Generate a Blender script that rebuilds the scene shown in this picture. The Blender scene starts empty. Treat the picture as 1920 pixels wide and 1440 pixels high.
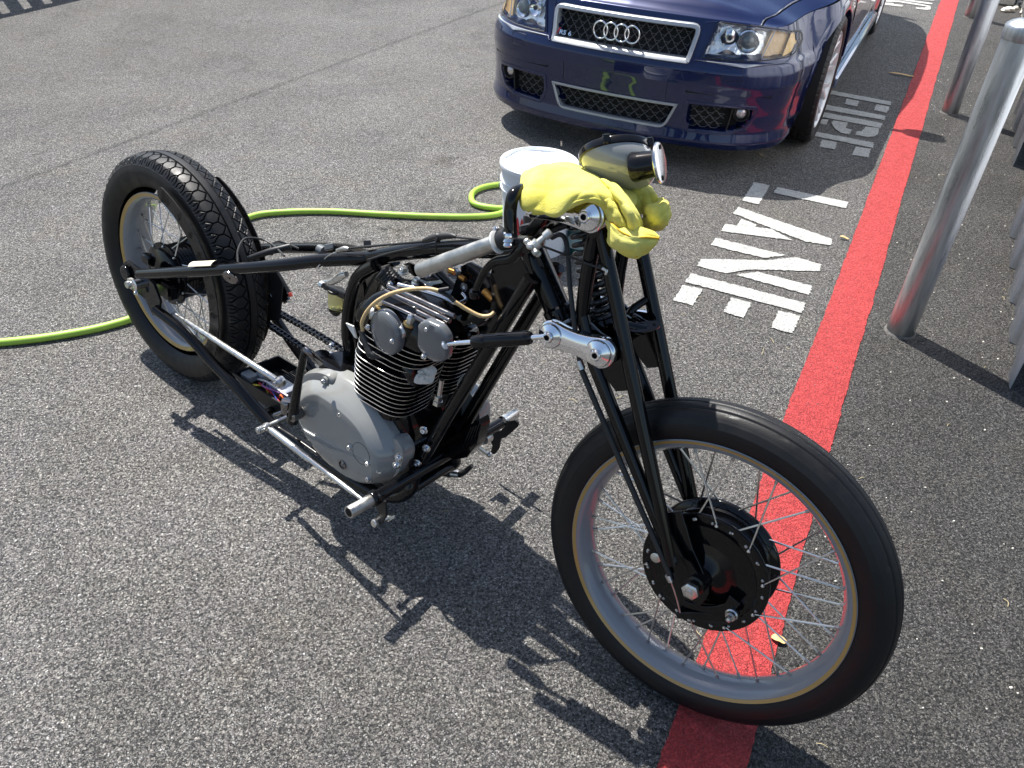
import bpy, bmesh, math, random
import numpy as np
from mathutils import Vector, Matrix
random.seed(7); rng = np.random.default_rng(7)
scene = bpy.context.scene
C = scene.collection

# ------------------------------------------------------------------ camera
F_PX, PITCH, ROLL, CAM_H = 1529.21282, 0.645979397, 0.0472417623, 1.60134145
def V(*a): return np.array(a if len(a) > 1 else a[0], float)
def nrm(v): v = np.asarray(v, float); return v/np.linalg.norm(v)
cp_, sp_, cr_, sr_ = math.cos(PITCH), math.sin(PITCH), math.cos(ROLL), math.sin(ROLL)
CF = V(0, cp_, -sp_)
CR = cr_*V(1, 0, 0)+sr_*V(0, sp_, cp_)
CU = -sr_*V(1, 0, 0)+cr_*V(0, sp_, cp_)
CO = V(0, 0, CAM_H)
cam = bpy.data.cameras.new('camera'); camo = bpy.data.objects.new('camera', cam); C.objects.link(camo)
cam.sensor_width = 36; cam.lens = F_PX/1920*36; cam.clip_end = 2000; cam.clip_start = 0.05
mw = Matrix.Identity(4)
for i in range(3):
    mw[i][0] = CR[i]; mw[i][1] = CU[i]; mw[i][2] = -CF[i]; mw[i][3] = CO[i]
camo.matrix_world = mw
scene.camera = camo
# ------------------------------------------------------------------ light
SUN_AZ, SUN_EL = math.radians(-55), math.radians(60)      # direction the shadows fall, height of the sun
world = bpy.data.worlds.new('World'); scene.world = world; world.use_nodes = True
wn = world.node_tree.nodes; wl = world.node_tree.links
sky = wn.new('ShaderNodeTexSky'); sky.sky_type = 'NISHITA'; sky.sun_disc = False
sky.sun_elevation = SUN_EL; sky.sun_rotation = math.atan2(-math.cos(SUN_AZ), -math.sin(SUN_AZ))
sky.air_density = 1.0; sky.dust_density = 1.5; sky.ozone_density = 1.0
wn['Background'].inputs[1].default_value = 0.080
wl.new(sky.outputs[0], wn['Background'].inputs[0])
sl = bpy.data.lights.new('sun', 'SUN'); sl.energy = 4.6; sl.angle = math.radians(0.5); sl.color = (1.0, 0.965, 0.91)
so = bpy.data.objects.new('sun', sl); C.objects.link(so)
so.rotation_euler = Vector((math.cos(SUN_EL)*math.cos(SUN_AZ), math.cos(SUN_EL)*math.sin(SUN_AZ), -math.sin(SUN_EL))).to_track_quat('-Z', 'Y').to_euler()
scene.view_settings.view_transform = 'Standard'; scene.view_settings.look = 'None'
scene.view_settings.exposure = 1.10; scene.view_settings.gamma = 1

# ------------------------------------------------------------------ frames of reference
def ray(px, py): return CR*(px-960)/F_PX - CU*(py-720)/F_PX + CF
def G(px, py, z=0.0):
    d = ray(px, py); return CO+d*((z-CO[2])/d[2])
def wheel_frame(x, y, head, lean, R):
    a = V(math.cos(head), math.sin(head), 0); n0 = V(math.sin(head), -math.cos(head), 0); zz = V(0, 0, 1)
    u = math.cos(lean)*zz+math.sin(lean)*n0; n = math.cos(lean)*n0-math.sin(lean)*zz
    return V(x, y, 0), a, u, n
BO, BA, BU, BN = wheel_frame(-1.04664878, 2.11955781, -0.646781287, -0.130607381, .352)   # motorcycle: along, up, to its right
_fo, FA_, FU, FN = wheel_frame(0.371364309, 1.03277164, -0.565302799, -0.187758899, .356)
FO = _fo+FU*0.35573                                                                        # steered front end, origin on its axle
def BK(l, w, z): return BO+BA*l+BN*w+BU*z
def FK(l, w, z): return FO+FA_*l+FN*w+FU*z
def hit(o, n, px, py):
    d = ray(px, py); return CO+d*(((o-CO)@n)/(d@n))
def BP(px, py, w): return hit(BO+BN*w, BN, px, py)
def FP(px, py, w): return hit(FO+FN*w, FN, px, py)
def BZ(px, py, z): return hit(BO+BU*z, BU, px, py)
LAT = V(.9079, -.4191, 0); FWD = V(.4191, .9079, 0)       # across / along the red kerb line
def CW(x, y, z): return LAT*(-1.335+x)+FWD*(4.78+y)+V(0, 0, z)   # car: x to its left side, y towards its tail

# ------------------------------------------------------------------ mesh builder
ROOT = {}
class MB:
    def __init__(s): s.v = []; s.f = []; s.m = []; s.n = 0
    def add(s, verts, faces, mi=0):
        verts = np.asarray(verts, float).reshape(-1, 3)
        s.v.append(verts); b = s.n
        for f in faces: s.f.append(tuple(int(i)+b for i in f)); s.m.append(mi)
        s.n += len(verts); return s
    def grid(s, P, mi=0, cu=False, cv=False, flip=False):
        P = np.asarray(P, float); nu, nv = P.shape[:2]; fs = []
        for i in range(nu if cu else nu-1):
            for j in range(nv if cv else nv-1):
                a, b, c_, d = i*nv+j, ((i+1) % nu)*nv+j, ((i+1) % nu)*nv+(j+1) % nv, i*nv+(j+1) % nv
                fs.append((a, d, c_, b) if flip else (a, b, c_, d))
        return s.add(P.reshape(-1, 3), fs, mi)
    def tube(s, pts, r, seg=12, mi=0, cap=True, sm=0, flat=None):
        P = np.asarray(pts, float)
        R = np.full(len(P), r, float) if np.isscalar(r) else np.asarray(r, float)
        if sm:
            P, R = catmull(P, sm, R)
        T = np.gradient(P, axis=0); T /= np.linalg.norm(T, axis=1)[:, None]
        ref = V(0, 0, 1) if abs(T[0][2]) < .9 else V(1, 0, 0)
        u = nrm(np.cross(T[0], ref)); rings = []
        A = np.linspace(0, 2*np.pi, seg, endpoint=False)
        for i in range(len(P)):
            u = u-T[i]*(u@T[i]); u = nrm(u); w = np.cross(T[i], u)
            rings.append(P[i]+R[i]*(np.outer(np.cos(A), u)+np.outer(np.sin(A), w)))
        s.grid(np.array(rings), mi, cv=True)
        if cap:
            n0 = s.n-len(P)*seg
            s.f.append(tuple(n0+k for k in range(seg))); s.m.append(mi)
            s.f.append(tuple(s.n-1-k for k in range(seg))); s.m.append(mi)
        return s
    def lathe(s, o, ax, prof, seg=32, mi=0, caps=True, closed=False):
        ax = nrm(ax); ref = V(0, 0, 1) if abs(ax[2]) < .9 else V(1, 0, 0)
        u = nrm(np.cross(ax, ref)); w = np.cross(ax, u); A = np.linspace(0, 2*np.pi, seg, endpoint=False)
        rings = [np.asarray(o)+ax*h+max(r, 1e-5)*(np.outer(np.cos(A), u)+np.outer(np.sin(A), w)) for r, h in prof]
        if closed: s.grid(np.array(rings), mi, cu=True, cv=True)
        else:
            s.grid(np.array(rings), mi, cv=True)
            if caps:
                n0 = s.n-len(prof)*seg
                s.f.append(tuple(n0+k for k in range(seg))); s.m.append(mi)
                s.f.append(tuple(s.n-1-k for k in range(seg))); s.m.append(mi)
        return s
    def cyl(s, p0, p1, r, seg=16, mi=0, bev=0.0):
        p0 = np.asarray(p0); p1 = np.asarray(p1); L = np.linalg.norm(p1-p0); b = min(bev or r*.12, L*.3)
        return s.lathe(p0, p1-p0, [(r-b, 0), (r, b), (r, L-b), (r-b, L)], seg, mi)
    def hexn(s, p, ax, r=.008, h=.007, mi=0):
        return s.lathe(p, ax, [(r*.9, 0), (r, .001), (r, h-.001), (r*.85, h)], 6, mi)
    def bolt(s, p, ax, r=.007, mi=0):
        ax = nrm(ax); p = np.asarray(p)
        s.lathe(p, ax, [(r*1.5, 0), (r*1.5, r*.3), (r*1.02, r*.32)], 16, mi)
        s.lathe(p+ax*r*.3, ax, [(r, 0), (r, r*.8), (r*.85, r), (r*.45, r*1.0), (r*.4, r*.6)], 12, mi)
        return s
    def box(s, c, ex, ey, ez, hx, hy, hz, b=.002, mi=0):
        c = np.asarray(c, float); E = [np.asarray(ex)*hx, np.asarray(ey)*hy, np.asarray(ez)*hz]
        out = []
        bx, by = min(b/hx, .45), min(b/hy, .45)
        for z, k in ((-1, b/min(hx, hy)), (-1+b/hz, 0), (1-b/hz, 0), (1, b/min(hx, hy))):
            k = min(k, .5)
            ring = [(-1+bx, -1), (1-bx, -1), (1, -1+by), (1, 1-by), (1-bx, 1), (-1+bx, 1), (-1, 1-by), (-1, -1+by)]
            out.append([c+E[0]*x*(1-(b/hx if k else 0))+E[1]*y*(1-(b/hy if k else 0))+E[2]*z for x, y in ring])
        n0 = s.n; s.grid(np.array(out), mi, cv=True)
        s.f.append(tuple(n0+7-k for k in range(8))); s.m.append(mi)
        s.f.append(tuple(s.n-8+k for k in range(8))); s.m.append(mi)
        return s
    def prism(s, pts, depth, mi=0, mi_side=None):
        P = np.asarray(pts, float); d = np.asarray(depth, float); n = len(P)
        vs = np.concatenate([P, P+d]); fs = [tuple(range(n)), tuple(range(2*n-1, n-1, -1))]
        s.add(vs, fs, mi)
        b = s.n-2*n
        for i in range(n):
            j = (i+1) % n; s.f.append((b+i, b+i+n, b+j+n, b+j)); s.m.append(mi if mi_side is None else mi_side)
        return s
    def ball(s, c, r, mi=0, ax=None, n=12):
        ax = V(0, 0, 1) if ax is None else ax
        t = np.linspace(-np.pi/2, np.pi/2, n)
        return s.lathe(c, ax, [(r*math.cos(a), r*math.sin(a)) for a in t], n*2, mi, caps=False)
    def build(s, name, mats, parent=None, sharp=38, loc=None, label=None, bevel=0):
        if not isinstance(mats, (list, tuple)): mats = [mats]
        vs = np.concatenate(s.v)
        o0 = ROOT.get(parent.name, V(0, 0, 0)) if parent else (V(0, 0, 0) if loc is None else np.asarray(loc, float))
        vs = vs-o0
        me = bpy.data.meshes.new(name); me.from_pydata(vs.tolist(), [], s.f); 
        for m in mats: me.materials.append(m)
        me.polygons.foreach_set('material_index', s.m)
        bm = bmesh.new(); bm.from_mesh(me); bmesh.ops.recalc_face_normals(bm, faces=bm.faces); bm.to_mesh(me); bm.free()
        me.shade_smooth() if hasattr(me, 'shade_smooth') else None
        me.polygons.foreach_set('use_smooth', [True]*len(me.polygons))
        me.set_sharp_from_angle(angle=math.radians(sharp)); me.update()
        o = bpy.data.objects.new(name, me); C.objects.link(o)
        if parent: o.parent = parent
        else: o.location = o0
        ROOT[o.name] = o0
        if label: o['label'] = label
        if bevel:
            b = o.modifiers.new('bevel', 'BEVEL'); b.width = bevel; b.segments = 2; b.limit_method = 'ANGLE'; b.angle_limit = math.radians(40)
            b.harden_normals = False
        return o
def catmull(P, n, R=None):
    P = np.asarray(P, float); Q = np.vstack([2*P[0]-P[1], P, 2*P[-1]-P[-2]]); out = []; ro = []
    if R is not None: RR = np.concatenate([[R[0]], R, [R[-1]]])
    for i in range(1, len(Q)-2):
        for k in range(n):
            t = k/n; a = -.5*t**3+t*t-.5*t; b = 1.5*t**3-2.5*t*t+1; c_ = -1.5*t**3+2*t*t+.5*t; d = .5*t**3-.5*t*t
            out.append(a*Q[i-1]+b*Q[i]+c_*Q[i+1]+d*Q[i+2])
            if R is not None: ro.append(RR[i]*(1-t)+RR[i+1]*t)
    out.append(P[-1])
    if R is not None: ro.append(R[-1]); return np.array(out), np.array(ro)
    return np.array(out)
def thing(name, label, cat, loc, group=None):
    o = bpy.data.objects.new(name, None); C.objects.link(o); o.location = loc; o.empty_display_size = .1
    ROOT[o.name] = np.asarray(loc, float); o['label'] = label; o['category'] = cat
    if group: o['group'] = group
    return o
def tag(o, label, cat, group=None):
    o['label'] = label; o['category'] = cat
    if group: o['group'] = group
    return o
def struct(o): o['kind'] = 'structure'; return o

# ------------------------------------------------------------------ materials
def mat(name, col, rough=.5, metal=0., coat=0., spec=.5, bump=0, bscale=300, var=0, vscale=20, sheen=0, rvar=0, trans=0, ior=1.45, emis=0, sss=0, aniso=0):
    m = bpy.data.materials.new(name); m.use_nodes = True; nt = m.node_tree; b = nt.nodes['Principled BSDF']; L = nt.links
    b.inputs['Base Color'].default_value = (*col, 1); b.inputs['Roughness'].default_value = rough
    b.inputs['Metallic'].default_value = metal; b.inputs['Coat Weight'].default_value = coat; b.inputs['Coat Roughness'].default_value = .03
    b.inputs['Specular IOR Level'].default_value = spec; b.inputs['IOR'].default_value = ior
    b.inputs['Transmission Weight'].default_value = trans
    if sss: b.inputs['Subsurface Weight'].default_value = sss; b.inputs['Subsurface Radius'].default_value = (.02, .02, .02); b.inputs['Subsurface Scale'].default_value = 1
    if sheen: b.inputs['Sheen Weight'].default_value = sheen; b.inputs['Sheen Roughness'].default_value = .5
    geo = nt.nodes.new('ShaderNodeNewGeometry')
    if bump:
        n = nt.nodes.new('ShaderNodeTexNoise'); n.inputs['Scale'].default_value = bscale; n.inputs['Detail'].default_value = 4
        L.new(geo.outputs['Position'], n.inputs['Vector'])
        bp = nt.nodes.new('ShaderNodeBump'); bp.inputs['Strength'].default_value = bump; bp.inputs['Distance'].default_value = 1.0/bscale
        L.new(n.outputs[0], bp.inputs['Height']); L.new(bp.outputs[0], b.inputs['Normal'])
    if var or rvar:
        n = nt.nodes.new('ShaderNodeTexNoise'); n.inputs['Scale'].default_value = vscale; n.inputs['Detail'].default_value = 5; n.inputs['Roughness'].default_value = .65
        L.new(geo.outputs['Position'], n.inputs['Vector'])
        if var:
            mp = nt.nodes.new('ShaderNodeMapRange'); mp.inputs['From Min'].default_value = .3; mp.inputs['From Max'].default_value = .7
            mp.inputs['To Min'].default_value = 1-var; mp.inputs['To Max'].default_value = 1+var
            L.new(n.outputs[0], mp.inputs[0])
            mx = nt.nodes.new('ShaderNodeVectorMath'); mx.operation = 'SCALE'; mx.inputs[0].default_value = col
            L.new(mp.outputs[0], mx.inputs['Scale']); L.new(mx.outputs[0], b.inputs['Base Color'])
        if rvar:
            mp = nt.nodes.new('ShaderNodeMapRange'); mp.inputs['From Min'].default_value = .3; mp.inputs['From Max'].default_value = .7
            mp.inputs['To Min'].default_value = max(.02, rough-rvar); mp.inputs['To Max'].default_value = rough+rvar
            L.new(n.outputs[0], mp.inputs[0]); L.new(mp.outputs[0], b.inputs['Roughness'])
    return m
BLACK = mat('black_gloss_paint', (.004, .004, .0045), .09, spec=.42, rvar=.04, vscale=14)
SATIN = mat('satin_black', (.012, .012, .013), .42, rvar=.1)
DARK = mat('dark_void', (.004, .004, .004), .8)
CHROME = mat('chrome', (.83, .84, .86), .07, metal=1, rvar=.03, vscale=9)
DCHROME = mat('dark_chrome', (.22, .21, .21), .16, metal=1, rvar=.08, vscale=30)
ZINC = mat('zinc_plate', (.62, .62, .60), .33, metal=1, var=.12, rvar=.1, vscale=60)
STEEL = mat('raw_steel', (.46, .45, .42), .42, metal=1, var=.2, rvar=.12, vscale=45, bump=.1, bscale=600)
ALU = mat('polished_alloy', (.72, .73, .74), .17, metal=1, rvar=.08, vscale=18)
FINEDGE = mat('bare_fin_edge', (.75, .74, .70), .28, metal=1)
GREY = mat('grey_gloss_paint', (.235, .238, .228), .15, coat=.6, rvar=.05, vscale=12)
GREYD = mat('grey_cover_paint', (.105, .113, .122), .16, coat=.7, rvar=.06, vscale=12)
RIMGREY = mat('grey_rim_paint', (.22, .235, .25), .2, coat=.6, rvar=.06)
GOLD = mat('ochre_pinstripe', (.40, .25, .07), .3, coat=.5)
RUBBER = mat('tyre_rubber', (.0075, .0075, .008), .46, spec=.38, bump=.15, bscale=500, rvar=.12, vscale=25)
RUB2 = mat('rubber_hose', (.02, .02, .02), .5, rvar=.1)
BRAID = mat('tan_fuel_hose', (.55, .40, .20), .45, var=.25, vscale=180)
HOSE = mat('lime_hose_rubber', (.34, .54, .07), .45, bump=.08, bscale=400, var=.08)
BRASS = mat('brass', (.6, .42, .16), .3, metal=1, var=.15)
WHITEP = mat('white_plastic', (.74, .77, .80), .38, sss=.08, var=.03)
FOAM = mat('soap_foam', (.86, .87, .88), .75, bump=1.0, bscale=140, var=.05, vscale=90)
def node(nt, t, **k):
    n = nt.nodes.new(t)
    for a, b in k.items():
        if a.startswith('i_'):
            key = a[2:]; n.inputs[int(key) if key.isdigit() else key.replace('_', ' ')].default_value = b
        else: setattr(n, a, b)
    return n
def mrange(nt, src, a, b, c_, d, smooth=False):
    m = node(nt, 'ShaderNodeMapRange'); m.inputs[1].default_value = a; m.inputs[2].default_value = b; m.inputs[3].default_value = c_; m.inputs[4].default_value = d
    if smooth: m.interpolation_type = 'SMOOTHSTEP'
    nt.links.new(src, m.inputs[0]); return m.outputs[0]
def mth(nt, op, a, b):
    m = node(nt, 'ShaderNodeMath', operation=op)
    for i, x in enumerate((a, b)):
        if isinstance(x, (int, float)): m.inputs[i].default_value = x
        else: nt.links.new(x, m.inputs[i])
    return m.outputs[0]
def mixc(nt, fac, a, b, mode='MIX'):
    m = node(nt, 'ShaderNodeMix', data_type='RGBA', blend_type=mode)
    for sock, x in ((m.inputs[0], fac), (m.inputs[6], a), (m.inputs[7], b)):
        if isinstance(x, (int, float)): sock.default_value = x
        elif isinstance(x, tuple): sock.default_value = (*x, 1)
        else: nt.links.new(x, sock)
    return m.outputs[2]
def mixv(nt, a, b, k):
    sc = node(nt, 'ShaderNodeVectorMath', operation='SCALE'); sc.inputs['Scale'].default_value = k; nt.links.new(b, sc.inputs[0])
    ad = node(nt, 'ShaderNodeVectorMath', operation='ADD'); nt.links.new(a, ad.inputs[0]); nt.links.new(sc.outputs[0], ad.inputs[1]); return ad.outputs[0]
def asphalt_mat(name, paint=None, wear=.5):
    m = bpy.data.materials.new(name); m.use_nodes = True; nt = m.node_tree; L = nt.links; b = nt.nodes['Principled BSDF']
    geo = node(nt, 'ShaderNodeNewGeometry'); P = geo.outputs['Position']
    # jitter the coordinates so that the stones are irregular
    nz = node(nt, 'ShaderNodeTexNoise', i_Scale=75.0, i_Detail=3.0, i_Roughness=.6); L.new(P, nz.inputs['Vector'])
    sc = node(nt, 'ShaderNodeVectorMath', operation='SCALE'); sc.inputs['Scale'].default_value = .016; L.new(nz.outputs['Color'], sc.inputs[0])
    ad = node(nt, 'ShaderNodeVectorMath', operation='ADD'); L.new(P, ad.inputs[0]); L.new(sc.outputs[0], ad.inputs[1]); Q = ad.outputs[0]
    v1 = node(nt, 'ShaderNodeTexVoronoi', i_Scale=160.0); L.new(Q, v1.inputs['Vector'])
    e1 = node(nt, 'ShaderNodeTexVoronoi', feature='DISTANCE_TO_EDGE', i_Scale=160.0); L.new(Q, e1.inputs['Vector'])
    v2 = node(nt, 'ShaderNodeTexVoronoi', i_Scale=330.0); L.new(Q, v2.inputs['Vector'])
    fine = node(nt, 'ShaderNodeTexNoise', i_Scale=520.0, i_Detail=4.0, i_Roughness=.7); L.new(P, fine.inputs['Vector'])
    mac = node(nt, 'ShaderNodeTexNoise', i_Scale=1.7, i_Detail=5.0, i_Roughness=.6); L.new(P, mac.inputs['Vector'])
    mid = node(nt, 'ShaderNodeTexNoise', i_Scale=22.0, i_Detail=4.0, i_Roughness=.7); L.new(P, mid.inputs['Vector'])
    pit = node(nt, 'ShaderNodeTexNoise', i_Scale=130.0, i_Detail=4.0, i_Roughness=.62); L.new(P, pit.inputs['Vector'])
    sepc = node(nt, 'ShaderNodeSeparateColor'); L.new(v1.outputs['Color'], sepc.inputs[0])
    sep2 = node(nt, 'ShaderNodeSeparateColor'); L.new(v2.outputs['Color'], sep2.inputs[0])
    rnd = sepc.outputs[0]; present = mrange(nt, sepc.outputs[1], .04, .16, .25, 1)  # some stones have come out
    edge = mrange(nt, mth(nt, 'ADD', e1.outputs['Distance'], mth(nt, 'MULTIPLY', mth(nt, 'SUBTRACT', pit.outputs[0], .5), .50)), -.05, .15, 0, 1, True)
    top = mth(nt, 'MULTIPLY', edge, present)
    h = mth(nt, 'ADD', mth(nt, 'MULTIPLY', top, mrange(nt, sepc.outputs[2], 0, 1, .45, 1.0)), mth(nt, 'MULTIPLY', fine.outputs[0], .40))
    h = mth(nt, 'ADD', h, mth(nt, 'MULTIPLY', mrange(nt, v2.outputs['Distance'], 0, .7, 1, 0), .38))
    h = mth(nt, 'ADD', h, mth(nt, 'MULTIPLY', mrange(nt, pit.outputs[0], .3, .7, 0, 1), .7))
    bump = node(nt, 'ShaderNodeBump'); bump.inputs['Distance'].default_value = .0068 if not paint else .005; bump.inputs['Strength'].default_value = 1.0
    L.new(h, bump.inputs['Height']); L.new(bump.outputs[0], b.inputs['Normal'])
    # colour of stone and gaps: dark bitumen, plus shade between stones painted in
    rp = node(nt, 'ShaderNodeValToRGB'); L.new(mth(nt, 'ADD', mth(nt, 'MULTIPLY', rnd, .5), mth(nt, 'MULTIPLY', sep2.outputs[0], .5)), rp.inputs[0]); cr = rp.color_ramp
    cr.elements[0].position = .05; cr.elements[0].color = (.150, .143, .132, 1); cr.elements[1].position = .95; cr.elements[1].color = (.60, .565, .50, 1)
    e = cr.elements.new(.5); e.color = (.262, .249, .228, 1); e = cr.elements.new(.8); e.color = (.37, .350, .315, 1)
    stone = rp.outputs[0]
    binder_shade = (.040, .040, .040)
    stone = mixc(nt, mth(nt, 'MULTIPLY', mrange(nt, sep2.outputs[1], .86, .90, 0, 1), mrange(nt, sepc.outputs[2], .4, .6, .3, 1)), stone, (.66, .65, .62))
    stone = mixc(nt, mrange(nt, sep2.outputs[2], .80, .86, 0, .8), stone, (.09, .085, .085))
    col = mixc(nt, mth(nt, 'MULTIPLY', mth(nt, 'MULTIPLY', top, mrange(nt, fine.outputs[0], .30, .52, .35, 1)), mrange(nt, pit.outputs[0], .36, .46, .2, 1)), binder_shade, stone)
    sx = node(nt, 'ShaderNodeSeparateXYZ'); L.new(P, sx.inputs[0])
    lat = mth(nt, 'ADD', mth(nt, 'MULTIPLY', sx.outputs[0], .9079), mth(nt, 'MULTIPLY', sx.outputs[1], -.4191))
    latn = mth(nt, 'ADD', lat, mth(nt, 'MULTIPLY', mth(nt, 'SUBTRACT', mac.outputs[0], .5), .5))
    age = mth(nt, 'MULTIPLY', mrange(nt, latn, -1.7, -.1, 1.46, 1.0, True), mrange(nt, latn, -5.5, -1.6, .80, 1.0))                          # older, bleached lot on the left
    newer = mrange(nt, lat, .0, .06, 1.0, .56, True)                            # darker, coarser strip by the fence
    # paving seam far left
    s0, s1 = G(400, 205), G(950, 2); d = nrm(s1-s0); nn = V(-d[1], d[0])
    sd = mth(nt, 'ADD', mth(nt, 'ADD', mth(nt, 'MULTIPLY', sx.outputs[0], float(nn[0])), mth(nt, 'MULTIPLY', sx.outputs[1], float(nn[1]))), float(-(s0[:2]@nn)))
    sd = mth(nt, 'ADD', sd, mth(nt, 'MULTIPLY', mth(nt, 'SUBTRACT', mid.outputs[0], .5), .10))
    seam = mth(nt, 'SUBTRACT', 1.0, mth(nt, 'MULTIPLY', mth(nt, 'MULTIPLY', mrange(nt, mth(nt, 'ABSOLUTE', sd, 0), 0, .035, 1, 0, True), mrange(nt, mid.outputs[0], .4, .55, .2, 1)), .45))
    tone = mth(nt, 'MULTIPLY', mth(nt, 'MULTIPLY', age, newer), mth(nt, 'MULTIPLY', mrange(nt, mac.outputs[0], .3, .7, .86, 1.14), mrange(nt, mid.outputs[0], .3, .7, .90, 1.10)))
    tone = mth(nt, 'MULTIPLY', tone, seam)
    hue = node(nt, 'ShaderNodeTexNoise', i_Scale=4.5, i_Detail=6.0, i_Roughness=.7); L.new(P, hue.inputs['Vector'])
    col = mixc(nt, mrange(nt, hue.outputs[0], .42, .62, 0, .22), col, mixc(nt, 1.0, col, (.95, .93, 1.10), 'MULTIPLY'))
    hs2 = node(nt, 'ShaderNodeTexNoise', i_Scale=3.1, i_Detail=6.0, i_Roughness=.75); hs2.inputs['Distortion'].default_value = .4; L.new(P, hs2.inputs['Vector'])
    col = mixc(nt, mrange(nt, hs2.outputs[0], .55, .68, 0, .8), col, mixc(nt, 1.0, col, (1.05, 1.0, .93), 'MULTIPLY'))
    spot = node(nt, 'ShaderNodeTexVoronoi', i_Scale=1.35); L.new(mixv(nt, P, mid.outputs['Color'], .35), spot.inputs['Vector'])
    tone = mth(nt, 'MULTIPLY', tone, mrange(nt, spot.outputs['Distance'], .05, .16, .70, 1.0, True))
    trk = node(nt, 'ShaderNodeTexNoise', i_Scale=.9, i_Detail=7.0, i_Roughness=.72); trk.inputs['Distortion'].default_value = 1.2; L.new(P, trk.inputs['Vector'])
    tone = mth(nt, 'MULTIPLY', tone, mrange(nt, trk.outputs[0], .36, .50, .84, 1.0, True))
    # rinse water sprayed behind the motorcycle: darker, glossier spatter
    wc = G(760, 470); wd = node(nt, 'ShaderNodeVectorMath', operation='DISTANCE'); wd.inputs[1].default_value = tuple(wc); L.new(P, wd.inputs[0])
    spat = node(nt, 'ShaderNodeTexNoise', i_Scale=9.0, i_Detail=8.0, i_Roughness=.75); L.new(P, spat.inputs['Vector'])
    wet = mth(nt, 'MULTIPLY', mrange(nt, wd.outputs['Value'], .25, 1.0, 1, 0, True), mrange(nt, spat.outputs[0], .5, .6, 0, 1, True))
    tone = mth(nt, 'MULTIPLY', tone, mrange(nt, wet, 0, 1, 1, .72))
    tv = node(nt, 'ShaderNodeVectorMath', operation='SCALE'); L.new(col, tv.inputs[0]); L.new(tone, tv.inputs['Scale']); col = tv.outputs[0]
    if paint:
        wn_ = node(nt, 'ShaderNodeTexNoise', i_Scale=60.0, i_Detail=5.0, i_Roughness=.7); L.new(P, wn_.inputs['Vector'])
        cover = mth(nt, 'MULTIPLY', mrange(nt, e1.outputs['Distance'], .0, .05, .35, 1, True), mrange(nt, mth(nt, 'ADD', wn_.outputs[0], mth(nt, 'MULTIPLY', rnd, .1)), wear*.5+.05, wear*.5+.17, .2, 1, True))
        pv = node(nt, 'ShaderNodeVectorMath', operation='SCALE'); pv.inputs[0].default_value = paint
        L.new(mth(nt, 'MULTIPLY', mrange(nt, mid.outputs[0], .3, .7, .88, 1.12), mrange(nt, rnd, 0, 1, .85, 1.1)), pv.inputs['Scale'])
        col = mixc(nt, cover, col, pv.outputs[0])
    L.new(col, b.inputs['Base Color'])
    r = mth(nt, 'SUBTRACT', mrange(nt, rnd, 0, 1, .75, .42), mth(nt, 'MULTIPLY', wet, .30))
    L.new(r, b.inputs['Roughness']); b.inputs['Specular IOR Level'].default_value = .22 if not paint else .2
    return m
ASPH = asphalt_mat('asphalt')
REDP = asphalt_mat('red_road_paint', (.60, .075, .075), .49)
WHTP = asphalt_mat('white_road_paint', (.72, .72, .685), .47)

# ------------------------------------------------------------------ ground and painted markings
m = MB(); xs = np.concatenate([[-300, -60, -20], np.linspace(-8, 8, 9), [20, 60, 300]]); m.grid([[V(x, y+5, 0) for y in xs] for x in xs])
struct(m.build('ground', ASPH))
def densify(P, step=.012, jit=.0022, jitters=True):
    out = []; P = [np.asarray(p) for p in P]
    for i in range(len(P)):
        a, b = P[i], P[(i+1) % len(P)]; L_ = np.linalg.norm(b-a); k = max(1, int(L_/step)); nn = V(-(b-a)[1], (b-a)[0], 0)/max(L_, 1e-6)
        for j in range(k): out.append(a+(b-a)*j/k+nn*rng.normal(0, jit))
    return out
def marking(m, pts2d, z=.0035, jit=.0018):
    P = densify([G(x, y) for x, y in pts2d], .01, jit); P = [V(p[0], p[1], z) for p in P]
    bm = bmesh.new(); vs = [bm.verts.new(p) for p in P]; f = bm.faces.new(vs); bm.normal_update()
    if f.normal.z < 0: f.normal_flip()
    bmesh.ops.triangulate(bm, faces=[f]); bm.verts.index_update()
    m.add([v.co for v in bm.verts], [[v.index for v in f.verts] for f in bm.faces]); bm.free()
# red kerb line: centre line through measured points, width varies slightly as rolled by hand
cl = [(1781, 0, 34), (1673, 330, 60.7), (1571, 640, 88), (1541, 720, 97), (1316, 1440, 168)]
ctr = [[G(x, y)@FWD, (G(x-w/2, y)@LAT+G(x+w/2, y)@LAT)/2, abs(G(x+w/2, y)@LAT-G(x-w/2, y)@LAT)/2] for x, y, w in cl]
ctr = np.array(sorted(ctr)); f0 = np.arange(-1.0, 26, .012)
mid_ = np.interp(f0, ctr[:, 0], ctr[:, 1]); hw_ = np.interp(f0, ctr[:, 0], ctr[:, 2])
k_ = np.ones(41)/41; mid_ = np.convolve(np.pad(mid_, 20, 'edge'), k_, 'valid'); hw_ = np.convolve(np.pad(hw_, 20, 'edge'), k_, 'valid')
w1 = np.convolve(rng.normal(0, .006, len(f0)+8), np.ones(9)/9, 'valid')*.6+rng.normal(0, .0010, len(f0)); w2 = np.convolve(rng.normal(0, .006, len(f0)+8), np.ones(9)/9, 'valid')*.6+rng.normal(0, .0010, len(f0))
m = MB(); m.grid([[LAT*(a-h+d1)+FWD*f+V(0, 0, .0035), LAT*(a+h+d2)+FWD*f+V(0, 0, .0035)] for f, a, h, d1, d2 in zip(f0, mid_, hw_, w1, w2)])
struct(m.build('red_kerb_line', REDP))
Z4 = lambda P: [(1200+x/4, 280+y/4) for x, y in P]
Z5 = lambda P: [(1480+x/4.3636, y/4.3636) for x, y in P]
Z6 = lambda P: [(1600+x/6, y/6) for x, y in P]
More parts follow.
